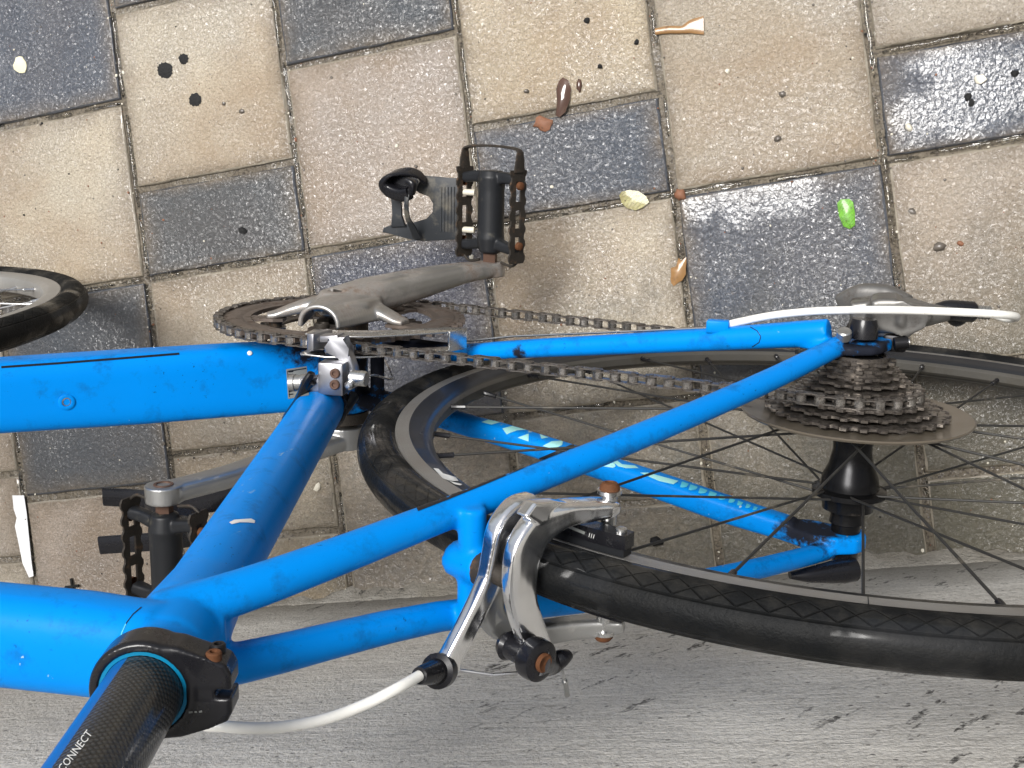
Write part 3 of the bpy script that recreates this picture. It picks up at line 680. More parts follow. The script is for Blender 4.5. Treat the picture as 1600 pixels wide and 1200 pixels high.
# ---- seatpost, clamp
bm = new()
fa = math.degrees
def smat(fr):    # angle of section: 0 = across (-Y?) ; stripe faces forward
    a_ = (fr * 360 + 360) % 360
    return 1 if 96 < a_ < 157 else 0
sweep(bm, [D * 540 + (D * 800 - D * 540) * i / 8 for i in range(9)], 15.45, (1, 0, 0), 72, matfn=smat)
post = finish('seatpost', bm, [M['carbon'], M['cleanblue']], ROOT)
pb = bvh_of(post)
decal('white_lettering', text_polys('CONNECT', (99, 1207.5), (.606, -.795), (-.795 * 12, -.606 * 12), length=76), M['offwhite'], parent=post, bv=pb, lift=0.15, cell=3)
bm = new()
c0 = D * 571
lathe(bm, [(-9, 18.4), (-9, 20.4), (-7.5, 21.2), (5.5, 21.2), (7.2, 20.2), (7.4, 17.4), (5.8, 16.9), (-9, 17.6)], c0, D, 56, caps=False)
ear = c0 - DN * 24.5
for sg in (-1, 1):
    prism(bm, [c0 - DN * x + A3(0, sg * y, 0) - D * 8 for x, y in ((4, 20.2), (14, 19), (26, 14.5), (32, 12), (34, 8), (34, 1.6), (17.5, 1.6), (17, 9), (10, 16), (4, 18.5))], D * 15, bev=1.6)
box(bm, ear + A3(0, 0, 0) + DN * 3, (6, 2.5, 6.5), ax=(DN, (0, 1, 0), D))
clamp = finish('seat_clamp', bm, M['black'], ROOT, modfn=voxel(0.7, 3, 0.5), angle=None)
for dz in (3.4, -3.6):
    bm = new(); p = ear - DN * 2.5 + D * dz + A3(0, -14.2, 0)
    lathe(bm, [(-3, 3.1), (1.6, 3.1), (2.2, 2.6), (2.2, 1.6), (0.8, 1.4), (0.8, 0.01)], p, (0, -1, 0), 20, caps=False); finish('clamp_bolt', bm, M['rust'] if dz > 0 else M['blackmetal'], clamp)
cb = bvh_of(clamp)
decal('embossed_marks', strip([(295, 1113), (301, 1112)], 3) + strip([(304, 1112), (308, 1112)], 3) + strip([(311, 1112), (316, 1111)], 3), M['greyprint'], parent=clamp, bv=cb, lift=0.2, cell=3)

# ---- wheels
def ring_sweep(bm, c, e1, e2, ax, prof, n=220, mats=None, uvscale=None):
    """closed profile [(axial y, radius)] swept round the wheel"""
    uvl = bm.loops.layers.uv.verify(); rows = []
    for i in range(n):
        th = 2 * math.pi * i / n; d = math.cos(th) * e1 + math.sin(th) * e2
        rows.append([bm.verts.new(c + ax * y + d * r) for y, r in prof])
    m = len(prof)
    for i in range(n):
        A, B = rows[i], rows[(i + 1) % n]
        for j in range(m):
            j2 = (j + 1) % m; f = bm.faces.new((A[j], A[j2], B[j2], B[j]))
            if mats: f.material_index = mats[j]
            f.smooth = True
            L = 2 * math.pi * 0.341 / n
            for lp, (u, v) in zip(f.loops, ((i * L, j / m), (i * L, (j + 1) / m), ((i + 1) * L, (j + 1) / m), ((i + 1) * L, j / m))): lp[uvl].uv = (u, v)
def tyre_obj(c, e1, e2, ax, parent, rt=14.0, rc=327.0):
    bm = new(); uvl = bm.loops.layers.uv.verify(); n = 260; m = 26; rows = []
    for i in range(n):
        th = 2 * math.pi * i / n; d = math.cos(th) * e1 + math.sin(th) * e2; row = []
        for j in range(m + 1):
            a_ = R_(-52 + 284 * j / m)                                    # from inner bead over the crown to the other bead
            rr = rt * (1 + 0.03 * max(0, math.sin(a_)) ** 8)
            row.append(bm.verts.new(c + ax * (rr * math.cos(a_)) + d * (rc + rr * math.sin(a_))))
        rows.append(row)
    for i in range(n):
        A, B = rows[i], rows[(i + 1) % n]; L = 2 * math.pi * 0.341 / n
        for j in range(m):
            f = bm.faces.new((A[j], A[j + 1], B[j + 1], B[j]))
            for lp, (u, v) in zip(f.loops, ((i * L, j / m), (i * L, (j + 1) / m), ((i + 1) * L, (j + 1) / m), ((i + 1) * L, j / m))): lp[uvl].uv = (u, v)
    return finish('tyre', bm, M['tyre'], parent, angle=None)
def wheel(c, e1, e2, ax, rimprof, rimm, mats, hubprof, fl, spm, nsp, name='wheel', cross=(0.9, 0.25), phase=0.0, rnip=293):
    bm = new(); ring_sweep(bm, c, e1, e2, ax, rimprof, mats=rimm); rim = finish(name, bm, mats, ROOT, angle=28)
    ty = tyre_obj(c, e1, e2, ax, rim)
    bm = new(); lathe(bm, hubprof, c, ax, 36); finish('hub', bm, M['hub'], rim, angle=40)
    half = nsp // 2
    for sd, (yf, rf) in enumerate(fl):
        for i in range(half):
            th = phase + 2 * math.pi * (i + 0.5 * sd) / half
            sg = 1 if i % 2 else -1
            thf = th + sg * cross[sd]
            p0 = c + ax * (yf + sg * 1.6) + rf * (math.cos(thf) * e1 + math.sin(thf) * e2)
            p1 = c + ax * (1.5 if yf > 0 else -1.5) + rnip * (math.cos(th) * e1 + math.sin(th) * e2)
            d = (p1 - p0); L = np.linalg.norm(d); d /= L
            bm = new(); cyl(bm, p0, p1, 0.88, 8)
            lathe(bm, [(-13, 1.1), (-12.6, 1.9), (-3, 1.9), (-2, 2.3), (3, 2.3)], p1, d, 8, mat=1)
            lathe(bm, [(-1.4, 1.7), (-0.8, 1.9), (0.2, 1.9), (0.4, 1.0)], p0 - ax * sg * 1.2, ax * sg, 8)
            finish('spoke', bm, [spm, M['black'] if spm is M['spoke'] else M['spokesilver']], rim)
    return rim, ty
E1, E3 = A3(1, 0, 0), A3(0, 0, 1)
rp = [(-9.2, 316.5), (-10.4, 315.5), (-10.6, 307.2), (-10.0, 306.2), (-8.6, 299), (-5.5, 293.2), (-2.8, 291), (2.8, 291), (5.5, 293.2), (8.6, 299), (10.0, 306.2), (10.6, 307.2), (10.4, 315.5), (9.2, 316.5), (7, 313), (-7, 313)]
rm = [0, 0, 1, 1, 1, 2, 2, 2, 1, 1, 1, 0, 0, 2, 2, 2]
hubp = [(-24, 16), (-24, 19), (-20, 22), (-17.5, 24), (-15.5, 24), (-14.8, 17), (-9, 14.5), (4, 13.4), (15, 15.5), (24, 19.5), (31, 20.5), (32.5, 25.5), (36, 25.8), (37, 20), (42, 18), (47, 17.6), (47.5, 12), (52, 11.2), (57, 12.0), (58, 10.2), (63.8, 10)]
rear, rtyre = wheel(H, E1, E3, A3(0, 1, 0), rp, rm, [M['track'], M['rimblack'], M['rimbed']], hubp, [(-17, 22), (34, 22.5)], M['spoke'], 28, cross=(1.0, 0.42), phase=0.05)
rb_ = bvh_of(rear)
decal('white_wing_print', [[(677, 732), (685, 733), (692, 740), (702, 743), (712, 746), (708, 748), (700, 746), (694, 744), (698, 749), (716, 752), (708, 752), (700, 751), (692, 748), (686, 742)], [(702, 752), (714, 755), (722, 757), (719, 759), (710, 757)]], M['offwhite'], parent=rear, bv=rb_, lift=0.25, cell=3)
for a0 in (62, 93):
    a_ = R_(a0); bm = new()
    box(bm, H + A3(math.cos(a_), 0, math.sin(a_)) * 311.3 + A3(0, -10.6, 0), (0.25, 0.22, 4.2), ax=((-math.sin(a_), 0, math.cos(a_)), (0, 1, 0), (math.cos(a_), 0, math.sin(a_))))
    finish('rim_seam', bm, M['blackprint_shadow'], rear)
# spoke protector and sprockets
bm = new(); lathe(bm, [(-21.4, 17), (-21.9, 70), (-23.2, 77.6), (-22.4, 78.6), (-21.0, 77.6), (-20.4, 70), (-20.0, 17)], H, A3(0, 1, 0), 96, caps=False)
finish('spoke_protector', bm, M['protector'], rear)
for i, T in enumerate((30, 26, 23, 20, 18, 16, 14, 12, 11)):
    Y = -25 - 4.34 * i; rp_ = T * 12.7 / (2 * math.pi)
    bm = new(); gear(bm, T, rp_, (HX, 0, HZ), Y - 0.9, Y + 0.9, max(rp_ - 13, 14), tip=0.40, depth=4.0)
    lathe(bm, [(Y - 3.6, 16.5), (Y - 3.6, 22 if i < 7 else 19), (Y + 0.5, 22 if i < 7 else 19), (Y + 0.5, 16.5)], H, A3(0, 1, 0), 24, caps=False)
    finish('sprocket', bm, M['cog'], rear)
bm = new(); lathe(bm, [(-64.6, 5), (-63.5, 9), (-61.5, 15.5), (-60, 16.8), (-24, 16.8)], H, A3(0, 1, 0), 30); finish('freehub_body', bm, M['hub'], rear)
# quick release
bm = new(); q0 = onY(1325, 888, 82)
lathe(bm, [(76, 9), (78, 10.5), (84, 10), (86, 7), (86, 4)], H, A3(0, 1, 0), 24)
sweep(bm, [onY(1334, 890, 88), onY(1318, 892, 88), onY(1300, 894, 88), onY(1265, 898, 88), onY(1234, 899, 88)], [(8.5, 8.5), (8.8, 8.8), (8, 8), (5.5, 6), (2.4, 3.6)], (0, 0, 1), 16, k=5)
finish('quick_release_lever', bm, M['black'], rear)
bm = new(); lathe(bm, [(-88, 2.5), (-88, 8), (-84, 9.5), (-75, 10), (-74, 6)], H, A3(0, 1, 0), 24); finish('skewer_nut', bm, M['black'], rear)

# front wheel: measured separately, steered towards the wall
yaw, roll = R_(3.72), R_(10.89); wc = A3(1041.3, -9.4, 0)
tw = A3(math.cos(yaw), math.sin(yaw), 0); sw = A3(-math.sin(yaw), math.cos(yaw), 0)
uw = math.cos(roll) * A3(0, 0, 1) + math.sin(roll) * sw; aw = math.cos(roll) * sw - math.sin(roll) * A3(0, 0, 1)
tb = lambda d: d[0] * EX + d[1] * EY + d[2] * NUP
FE1, FE3, FAX = tb(tw), tb(uw), tb(aw); FH = unW(wc + 341 * uw)
fp = [(-9.2, 316.5), (-10.4, 315.5), (-10.6, 306), (-10.0, 303), (-8.0, 299), (-4, 297.5), (4, 297.5), (8.0, 299), (10.0, 303), (10.6, 306), (10.4, 315.5), (9.2, 316.5), (7, 313), (-7, 313)]
fh = [(-50, 5), (-48, 8), (-40, 10), (-39, 14), (-36, 17), (-33, 17), (-32, 12), (-20, 10), (20, 10), (32, 12), (33, 17), (36, 17), (39, 14), (40, 10), (48, 8), (50, 5)]
wheel(FH, FE1, FE3, FAX, fp, [0, 0, 0, 0, 0, 0, 0, 0, 0, 0, 0, 0, 0, 0], [M['rimsilver']], fh, [(-34, 15), (34, 15)], M['spokesilver'], 32, cross=(0.9, 0.9), phase=0.1, rnip=299)
# fork
bm = new(); crown = HTB - (HTT - HTB) / np.linalg.norm(HTT - HTB) * 14
for s_ in (-1, 1):
    sweep(bm, [crown + FAX * s_ * 18, crown + FAX * s_ * 44 + (FH - crown) * .12, crown * .45 + FH * .55 + FAX * s_ * 50, FH + FAX * s_ * 54 + FE3 * 8], [(12, 14), (11, 15), (9, 11), (6, 7)], FE1, 18, k=5)
    cyl(bm, FH + FAX * s_ * 50, FH + FAX * s_ * 57, 11, 20)
sweep(bm, [crown - FAX * 46 + (FH - crown) * .10, crown - FAX * 24, crown + FAX * 24, crown + FAX * 46 + (FH - crown) * .10], (13, 14), FE1, 18, k=4)
cyl(bm, crown - A3(0, 0, 6), HTB + A3(0, 0, 6), 17, 20)
finish('fork', bm, M['blue'], ROOT, modfn=voxel(2.2, 6), angle=None)
# stem, handlebar, saddle
sa = (HTT - HTB) / np.linalg.norm(HTT - HTB); top = HTT + sa * 34
bm = new(); cyl(bm, HTT, top + sa * 22, 15, 24); bar = top + FE1 * 92 + NUP * 8
sweep(bm, [top, bar], [(15, 15), (14, 15)], sa, 20); cyl(bm, bar - FAX * 20, bar + FAX * 20, 19, 24)
finish('stem', bm, M['black'], ROOT)
bm = new(); pth = []
half = [(0, 0, 0), (120, 0, 0), (180, 0, 0), (200, 30, 2), (204, 78, 0), (205, 100, -40), (205, 70, -96), (206, 20, -118), (206, -40, -124)]
for s_ in (-1, 1):
    for y, x, z in (half if s_ == 1 else half[::-1][:-1]): pth.append(bar + FAX * (y * s_) + FE1 * x + FE3 * z)
# path runs left hook -> centre -> right hook
pth = [bar + FAX * (-y) + FE1 * x + FE3 * z for y, x, z in half[::-1]] + [bar + FAX * y + FE1 * x + FE3 * z for y, x, z in half[1:]]
sweep(bm, pth, 15.6, FE3, 16, k=5); finish('handlebar', bm, M['blackmat'], ROOT)
bm = new(); sp0 = D * 800
rows = [(-150, 66, 0), (-135, 72, 8), (-100, 70, 11), (-60, 50, 9), (-20, 32, 6), (30, 21, 4), (90, 19, 2), (118, 15, -2), (124, 6, -8)]
for i in range(len(rows)): pass
sweep(bm, [sp0 + A3(x, 0, 18 + z) for x, w, z in rows], [(w, 16 if i < 5 else 13) for i, (x, w, z) in enumerate(rows)], (0, 0, 1), 28, power=2.6)
for s_ in (-1, 1): sweep(bm, [sp0 + A3(-110, s_ * 30, 8), sp0 + A3(-40, s_ * 22, -8), sp0 + A3(30, s_ * 22, -8), sp0 + A3(100, s_ * 8, 6)], 3.5, (0, 0, 1), 10, k=4)
box(bm, sp0 + A3(0, 0, -8), (22, 26, 10), bev=4)
finish('saddle', bm, M['blackmat'], ROOT)

# ---- crankset
CA = R_(61.97); CD = A3(-math.cos(CA), 0, -math.sin(CA)); CN = A3(-math.sin(CA), 0, math.cos(CA))    # CN: towards up/rear side of the arm
spider = [242, 314, 26, 98, 170]
def pol(r, a_, Y): return A3(r * math.cos(R_(a_)), Y, r * math.sin(R_(a_)))
bm = new()
lathe(bm, [(-47, 17), (-50, 20), (-64, 20.5), (-68, 18), (-69, 12), (-66, 9), (-66, 0.01)], (0, 0, 0), (0, 1, 0), 40)
for a_ in (242, 314, 26, 170):
    sweep(bm, [pol(6, a_, -58), pol(24, a_, -57), pol(42, a_, -52.5), pol(55, a_, -48.5), pol(62, a_, -47.5)], [(16, 6.5), (12.5, 6), (9.5, 4.5), (9, 3.2), (6.5, 2.6)], (0, 1, 0), 20, power=3, k=3)
# bell-shaped hollow shoulder of the spider, open towards the top
for i in range(20):
    z_ = 2 + i * 2.95; w_ = 16.5 + (58 - z_) * 0.30; q_ = []
    for j in range(13):
        g = math.pi * j / 12; q_.append(A3(-7 + w_ * math.cos(g), -47.5 - (16.5 + (58 - z_) * 0.04) * math.sin(g) ** 0.8, z_))
    sweep(bm, q_, [(2.3, 2.6)], (0, 0, 1), 10)
prism(bm, [A3(x, -50, z) for x, z in ((-14, 46), (-24, 40), (-33, 22), (-35, 0), (-30, -14), (-16, -16), (-8, 6))], (0, -15, 0), bev=4)
sweep(bm, [CD * -4 + A3(0, -60, 0), CD * 30 + A3(0, -62, 0), CD * 80 + A3(0, -67, 0), CD * 130 + A3(0, -72, 0), CD * 166 + A3(0, -73, 0)], [(21, 10), (20, 14), (17, 12.5), (14.5, 9), (13.6, 7)], (0, 1, 0), 24, power=3.2, k=4)
cyl(bm, CD * 170 + A3(0, -66.5, 0), CD * 170 + A3(0, -79.5, 0), 14, 28)
rc_ = finish('crank_arm', bm, M['crank'], ROOT, modfn=voxel(0.9, 4), angle=None)
bm = new(); lathe(bm, [(-69.3, 0.01), (-69.3, 7.5), (-66, 8)], (0, 0, 0), (0, 1, 0), 24); finish('crank_bolt', bm, M['rustdark'], rc_)
bm = new()
cyl(bm, A3(0, 47, 0), A3(0, 66, 0), 19, 28)
sweep(bm, [CD * 4 + A3(0, 58, 0), CD * -40 + A3(0, 63, 0), CD * -110 + A3(0, 70, 0), CD * -163 + A3(0, 72, 0)], [(17, 8), (15.5, 8), (13.5, 7), (13.5, 6.8)], (0, 1, 0), 24, power=3.6, k=4)
cyl(bm, CD * -170 + A3(0, 65.3, 0), CD * -170 + A3(0, 79, 0), 14.2, 32)
lc_ = finish('crank_arm', bm, M['alud'], ROOT, modfn=voxel(0.9, 4), angle=None)
bm = new(); lathe(bm, [(65.1, 7.6), (64.6, 7.4), (64.6, 5.4), (66.5, 5.2), (66.5, 0.01)], CD * -170, (0, 1, 0), 24, caps=False); finish('axle_end', bm, M['axlerust'], lc_)
bm = new(); q_ = CD * -62; lathe(bm, [(57.5, 3.2), (56.7, 3.2), (56.6, 0.01)], q_ , (0, 1, 0), 14, caps=False); finish('dimple', bm, M['steel'], lc_)
bm = new(); cyl(bm, A3(0, -47, 0), A3(0, 47, 0), 12, 20); cyl(bm, A3(0, -43, 0), A3(0, -34, 0), 21.5, 30); cyl(bm, A3(0, 34, 0), A3(0, 43, 0), 21.5, 30)
finish('bottom_bracket', bm, M['rustdark'], ROOT)
# chainrings
bm = new(); gear(bm, 50, 101.06, (0, 0, 0), -46.8, -43.2, 75, tip=0.30, depth=5.2)
for a_ in spider:
    pts = [(84, -15), (80, -9), (66, -7.5), (58, -11), (50, -10), (46, 0), (50, 10), (58, 11), (66, 7.5), (80, 9), (84, 15)]
    P = [pol(r, a_ + d * 60 / r * 1.0, -46.2) for r, d in pts]
    prism(bm, P, (0, 2.4, 0))
lathe(bm, [(-47.0, 94), (-47.8, 91), (-47.8, 84), (-46.6, 80.5)], (0, 0, 0), (0, 1, 0), 100, caps=False)
ring = finish('chainring', bm, M['ring'], ROOT, angle=30)
bm = new(); gear(bm, 34, 68.7, (0, 0, 0), -38.4, -36.0, 52, tip=0.34, depth=5.0)
for a_ in spider: prism(bm, [pol(r, a_ + d, -38.2) for r, d in ((54, -12), (47, -6), (47, 6), (54, 12))], (0, 2, 0))
finish('chainring', bm, M['cog'], ROOT, angle=30)
for a_ in spider:
    bm = new(); lathe(bm, [(-36, 5), (-49.5, 6), (-50.5, 5.2), (-50.4, 3), (-49, 2.6), (-49, .01)], pol(55, a_, 0), (0, 1, 0), 18, caps=False); finish('chainring_bolt', bm, M['rustdark'], ring)

# ---- chain
def arc(c, r, a0, a1, Y0, Y1, n=60):
    return [A3(c[0] + r * math.cos(R_(a0 + (a1 - a0) * i / n)), Y0 + (Y1 - Y0) * i / n, c[1] + r * math.sin(R_(a0 + (a1 - a0) * i / n))) for i in range(n + 1)]
YR, YC = -44.6, -38.0
GP, TP = (HX + 10, HZ - 64), (HX + 30, HZ - 120)
path = arc((0, 0), 101.06, 92, -94.5, YR, YR, 140)
path += arc(TP, 20.2, -94, -195, YC - 1, YC - 1, 30)
path += arc(GP, 20.2, -15, 25, YC - .5, YC - .5, 14)
path += arc((HX, HZ), 40.4, -62, -268, YC, YC, 70)
path.append(path[0].copy())
P = [path[0]]
for q in path[1:]:
    if np.linalg.norm(q - P[-1]) > 1e-6: P.append(q)
cum = [0]
for a_, b2 in zip(P, P[1:]): cum.append(cum[-1] + np.linalg.norm(b2 - a_))
NL = 2 * round(cum[-1] / 12.7 / 2); pit = cum[-1] / NL
def at(s_):
    s_ %= cum[-1]; i = int(np.searchsorted(cum, s_, side='right')) - 1; i = min(i, len(P) - 2); t = (s_ - cum[i]) / (cum[i + 1] - cum[i]); return P[i] * (1 - t) + P[i + 1] * t
pins = [at(i * pit) for i in range(NL)]
bm = new(); YA = A3(0, 1, 0)
for i in range(NL):
    a_, b2 = pins[i], pins[(i + 1) % NL]; t = b2 - a_; L = np.linalg.norm(t); t /= L; n2 = np.cross(YA, t); n2 /= np.linalg.norm(n2)
    out = i % 2; yo, th_, hw = (3.1, 0.9, 4.1) if out else (2.1, 0.9, 4.3)
    prof = []
    for cx, sg in ((0, -1), (L, 1)):
        for k in range(5):
            g = math.pi / 2 - math.pi * k / 4
            prof.append((cx + sg * hw * math.cos(g), sg * hw * math.sin(g)) if sg == 1 else (cx - hw * math.cos(g), -hw * math.sin(g)))
        prof.append((L * (0.5), sg * -0.62 * hw))
    for sgn in (-1, 1):
        base = a_ + YA * sgn * yo
        try: prism(bm, [base + t * x + n2 * z for x, z in prof], YA * sgn * th_, mat=0)
        except ValueError: pass
    lathe(bm, [(-2.05, 3.9), (2.05, 3.9)], a_, YA, 12, mat=1)
    lathe(bm, [(-4.4, 1.9), (4.4, 1.9)], a_, YA, 8, mat=0)
chain = finish('chain', bm, [M['chain'], M['roller']], ROOT, angle=30)

# ---- front derailleur
fd = empty
bm = new()
def plate(pts, Y, th=1.2): prism(bm, [A3(x, Y, z) for x, z in pts], (0, th, 0), bev=0.4)
outer_pl = [(-22, 113), (-45, 116), (-70, 105), (-96, 84), (-117, 63), (-122, 42), (-112, 44), (-90, 62), (-64, 82), (-40, 92), (-20, 94)]
plate(outer_pl, -53.4); plate([(x + 2, z + 4) for x, z in outer_pl], -38.6)
box(bm, A3(-121, -45.5, 53), (1.0, 8, 10), bev=.5, ax=((1, 0, -.4), (0, 1, 0), (0.4, 0, 1)))
fdo = finish('front_derailleur', bm, M['steel'], ROOT, angle=40)
bm = new()
box(bm, onZ(500, 531, 112), (3, 6.5, 12), ax=((1, 0, -.2), (0, 1, 0), (.2, 0, 1)), bev=1)
sweep(bm, [onZ(503, 527, 116), onZ(485, 548, 108), onZ(474, 552, 104)], [(2, 5), (2, 4), (1.5, 3)], (0, 0, 1), 10, power=4, k=3)
prism(bm, [onZ(x, y, 132) for x, y in ((511, 527), (539, 526), (541, 546), (547, 556), (553, 572), (556, 592), (557, 604), (548, 609), (540, 604), (541, 588), (536, 566), (530, 556), (508, 555), (505, 549), (511, 545))], (0, 0, -9), bev=2.0)
prism(bm, [onZ(x, y, 118) for x, y in ((511, 520), (539, 519), (540, 530), (511, 531))], (0, 0, 13), bev=1.5)
box(bm, onZ(521, 590, 138), (9.5, 12, 7), ax=((1, 0, .1), (0, 1, 0), (-.1, 0, 1)), bev=1.6)
box(bm, onZ(493, 599, 138), (10, 5.5, 6), ax=((1, 0.12, .1), (0, 1, 0), (-.1, 0, 1)), bev=1.2)
finish('linkage', bm, M['satin'], fdo, angle=40)
bm = new(); c_ = onZ(466, 598, 138); lathe(bm, [(-6, 5), (-6, 6.2), (-2, 6.4), (-1.6, 5.6), (3, 5.6), (3.4, 6.6), (8, 6.6)], c_, (-1, -0.1, -.1), 24); finish('pivot_barrel', bm, M['alud'], fdo)
bm = new(); c_ = onZ(561, 591, 136); lathe(bm, [(-6, 5.6), (5, 5.6), (6, 5), (6, 2)], c_, (-1, 0, 0), 24); lathe(bm, [(-1, 3.4), (2, 3.2), (3.4, 1.6), (3.5, .01)], onZ(546, 602, 142), (0, 0, 1), 16); finish('pivot_barrel', bm, M['steel'], fdo)
for q in ((523.5, 583.5), (523, 601)):
    bm = new(); lathe(bm, [(-2, 3.6), (1.0, 3.6), (1.6, 3.0), (1.5, 1.8), (0.4, 1.6), (0.3, .01)], onZ(*q, 145.5), (-.1, 0, 1), 20, caps=False); finish('limit_screw', bm, M['axlerust'], fdo)
bm = new(); lathe(bm, [(-7, 18.2), (-7, 20.2), (7, 20.2), (7, 18.2)], D * 120, D, 40, caps=False)
sweep(bm, [onZ(487, 583, 150), onZ(477, 600, 150), onZ(470, 622, 142), onZ(456, 642, 136), onZ(450, 650, 128)], [(2.6, 4), (3.2, 5), (3.6, 6), (3.2, 7), (2.2, 6)], (0, 0, 1), 14, k=4)
sweep(bm, [onZ(489, 598, 148), onZ(478, 610, 146), onZ(486, 620, 138)], [(2.2, 3), (2, 4), (2.2, 3)], (0, 0, 1), 12, k=4)
finish('clamp_band', bm, M['black'], fdo)
bm = new(); sweep(bm, [onZ(566, 592, 136), onZ(584, 586, 120), A3(-70, -12, 60), A3(-30, -8, -20)], 0.9, (0, 1, 0), 8, k=5); finish('inner_cable', bm, M['steel'], fdo)
# dark mudded sleeve behind the seat tube
bm = new(); sweep(bm, [onZ(553, 618, 100), onZ(540, 640, 112), onZ(530, 655, 118)], [(4, 5), (3, 5), (2.4, 4)], (0, 0, 1), 12, k=4)
finish('shift_cable_guide', bm, M['blackmat'], fdo)

# ---- rear derailleur
bm = new()
lathe(bm, [(-94, 8), (-93, 10.5), (-80, 11.5), (-73, 11.5), (-72.8, 8)], A3(HX - 12, 0, HZ - 30), (0, 1, 0), 30)
box(bm, A3(HX - 18, -88, HZ - 26), (14, 8, 12), ax=((1, 0, -.35), (0, 1, 0), (.35, 0, 1)), bev=4)
prism(bm, [onZ(x, y, 62) for x, y in ((1360, 471), (1372, 467), (1400, 467), (1410, 475), (1452, 483), (1458, 500), (1441, 509), (1430, 520), (1418, 530), (1408, 520), (1372, 520), (1358, 512))], (0, 0, -36), bev=3)
sweep(bm, [onZ(1420, 492, 42), onZ(1462, 490, 34), onZ(1480, 488, 26)], [(10, 13), (6.5, 9), (5, 6)], (0, 0, 1), 22, power=3.0, k=4)
prism(bm, [onZ(x, y, 44) for x, y in ((1328, 474), (1362, 470), (1362, 512), (1326, 512))], (0, 0, -30), bev=3)
sweep(bm, [onZ(1312, 474, -22), onZ(1345, 464, -16), onZ(1385, 466, -10), onZ(1420, 474, 0)], [(7, 5), (10, 8), (10, 8), (6, 6)], (0, 0, 1), 20, power=3.0, k=4)
rdo = finish('rear_derailleur', bm, M['rdgrey'], ROOT, modfn=voxel(0.9, 6), angle=None)
bm = new(); cyl(bm, onZ(1397, 537, 62), onZ(1418, 535, 60), 4.4, 16); cyl(bm, onZ(1404, 536, 61), onZ(1421, 535, 60), 2.8, 14, mat=1); box(bm, onZ(1398, 535, 52), (8, 6, 6), bev=2); finish('limit_screw', bm, [M['blackmetal'], M['steel']], rdo)
bm = new(); 
s0, s1 = onZ(1474, 484, 30), onZ(1546, 489, 24); dd = s1 - s0; Ls = np.linalg.norm(dd)
lathe(bm, [(-6, 4), (0, 6.5), (4, 7.3), (20, 7.5), (22, 6.2)], s0, dd, 22)
sweep(bm, [s0 + dd * .12 + A3(0, 3, -2), s0 + dd * .33 + A3(0, 7.5, -6), s0 + dd * .55 + A3(0, 3, -2)], [(4, 4), (5, 5), (3, 4)], (0, 0, 1), 14, k=4)
finish('barrel_adjuster', bm, M['black'], rdo)
bm = new(); pr = [(20, 5.2)]
for i in range(6): pr += [(21 + i * 2, 5.2), (22 + i * 2, 4.2)]
lathe(bm, pr + [(Ls, 4.0)], s0, dd, 18); finish('ferrule', bm, M['alud'], rdo)
# cage and pulleys
for Y in (-33.5, -44.5):
    bm = new(); g_, t_ = A3(GP[0], Y, GP[1]), A3(TP[0], Y, TP[1]); sweep(bm, [g_ + A3(-6, 0, 12), g_, (g_ + t_) / 2 + A3(-4, 0, 0), t_, t_ + A3(5, 0, -10)], [(4, .9), (12, .9), (8, .9), (11, .9), (5, .9)], (0, 1, 0), 16, power=3, k=4); finish('cage_plate', bm, M['alud'], rdo)
for g_ in (GP, TP):
    bm = new(); gear(bm, 10, 20.2, (g_[0], 0, g_[1]), -40.3, -37, 4, tip=.34); finish('pulley', bm, M['blackmat'], rdo)
bm = new(); sweep(bm, [A3(HX - 4, -84, HZ - 46), A3(GP[0] - 4, -66, GP[1] + 6), A3(GP[0], -47, GP[1])], [(9, 9), (9, 9), (8, 8)], (0, 0, 1), 18, k=4); finish('cage_pivot', bm, M['blackmetal'], rdo)
# gear cable housing loop
bm = new()
gp = [onZ(1118, 512, 58), onZ(1160, 502, 60), onZ(1210, 492.5, 62), onZ(1270, 486.5, 66), onZ(1330, 484.5, 74), onZ(1400, 484.5, 84), onZ(1480, 487, 80), onZ(1550, 490.5, 66), onZ(1583, 493.5, 50), onZ(1587, 496.5, 34), onZ(1572, 497.5, 26), s1]
gcab = [q for q in gp]
sweep(bm, gcab, 2.75, (0, 1, 0), 16, k=8); finish('gear_cable_housing', bm, M['white'], ROOT)
bm = new(); sweep(bm, [onZ(1118, 512, 58), A3(-150, -42, 4), A3(-20, -14, -26)], 0.9, (0, 1, 0), 8); finish('gear_cable', bm, M['steel'], ROOT)

# ---- rear brake
bm = new(); c0 = 30
def arm(pts, secs, k=6): sweep(bm, [BK(*p) for p in pts], secs, UT, 28, power=4.5, k=k)
def arm_px(pts, secs, k=5): sweep(bm, [onB(*p) for p in pts], secs, UT, 28, power=4.0, k=k)
arm_px([(842, 1022, 38), (828, 985, 38), (815, 945, 38), (812, 900, 38), (820, 858, 38), (842, 822, 38), (876, 803, 40), (915, 796, 42), (945, 793, 45), (960, 791, 46)],
    [(8.0, 4.5), (8.2, 4.5), (8.2, 4.6), (9.4, 4.8), (10.4, 5), (9.6, 5.5), (6.4, 7), (5.2, 8), (4.4, 7.5), (3, 5)])
prism(bm, [onB(x, y, 44) for x, y in ((822, 808), (838, 786), (872, 784), (905, 788), (905, 800), (868, 806), (846, 822))], -UT * 8, bev=1.2)
carm = finish('brake_caliper', bm, M['alu'], ROOT, modfn=voxel(0.6, 4), angle=None)
bm = new()
arm_px([(830, 786, 20), (806, 800, 20), (786, 828, 20), (776, 866, 20), (765, 905, 20), (748, 943, 20), (728, 982, 19), (708, 1020, 18), (697, 1044, 18)],
    [(6, 5), (8, 5.5), (8.6, 5.5), (7.6, 5), (6.4, 4.5), (6, 4.2), (5.8, 4.2), (6.0, 4.4), (6.6, 5)])
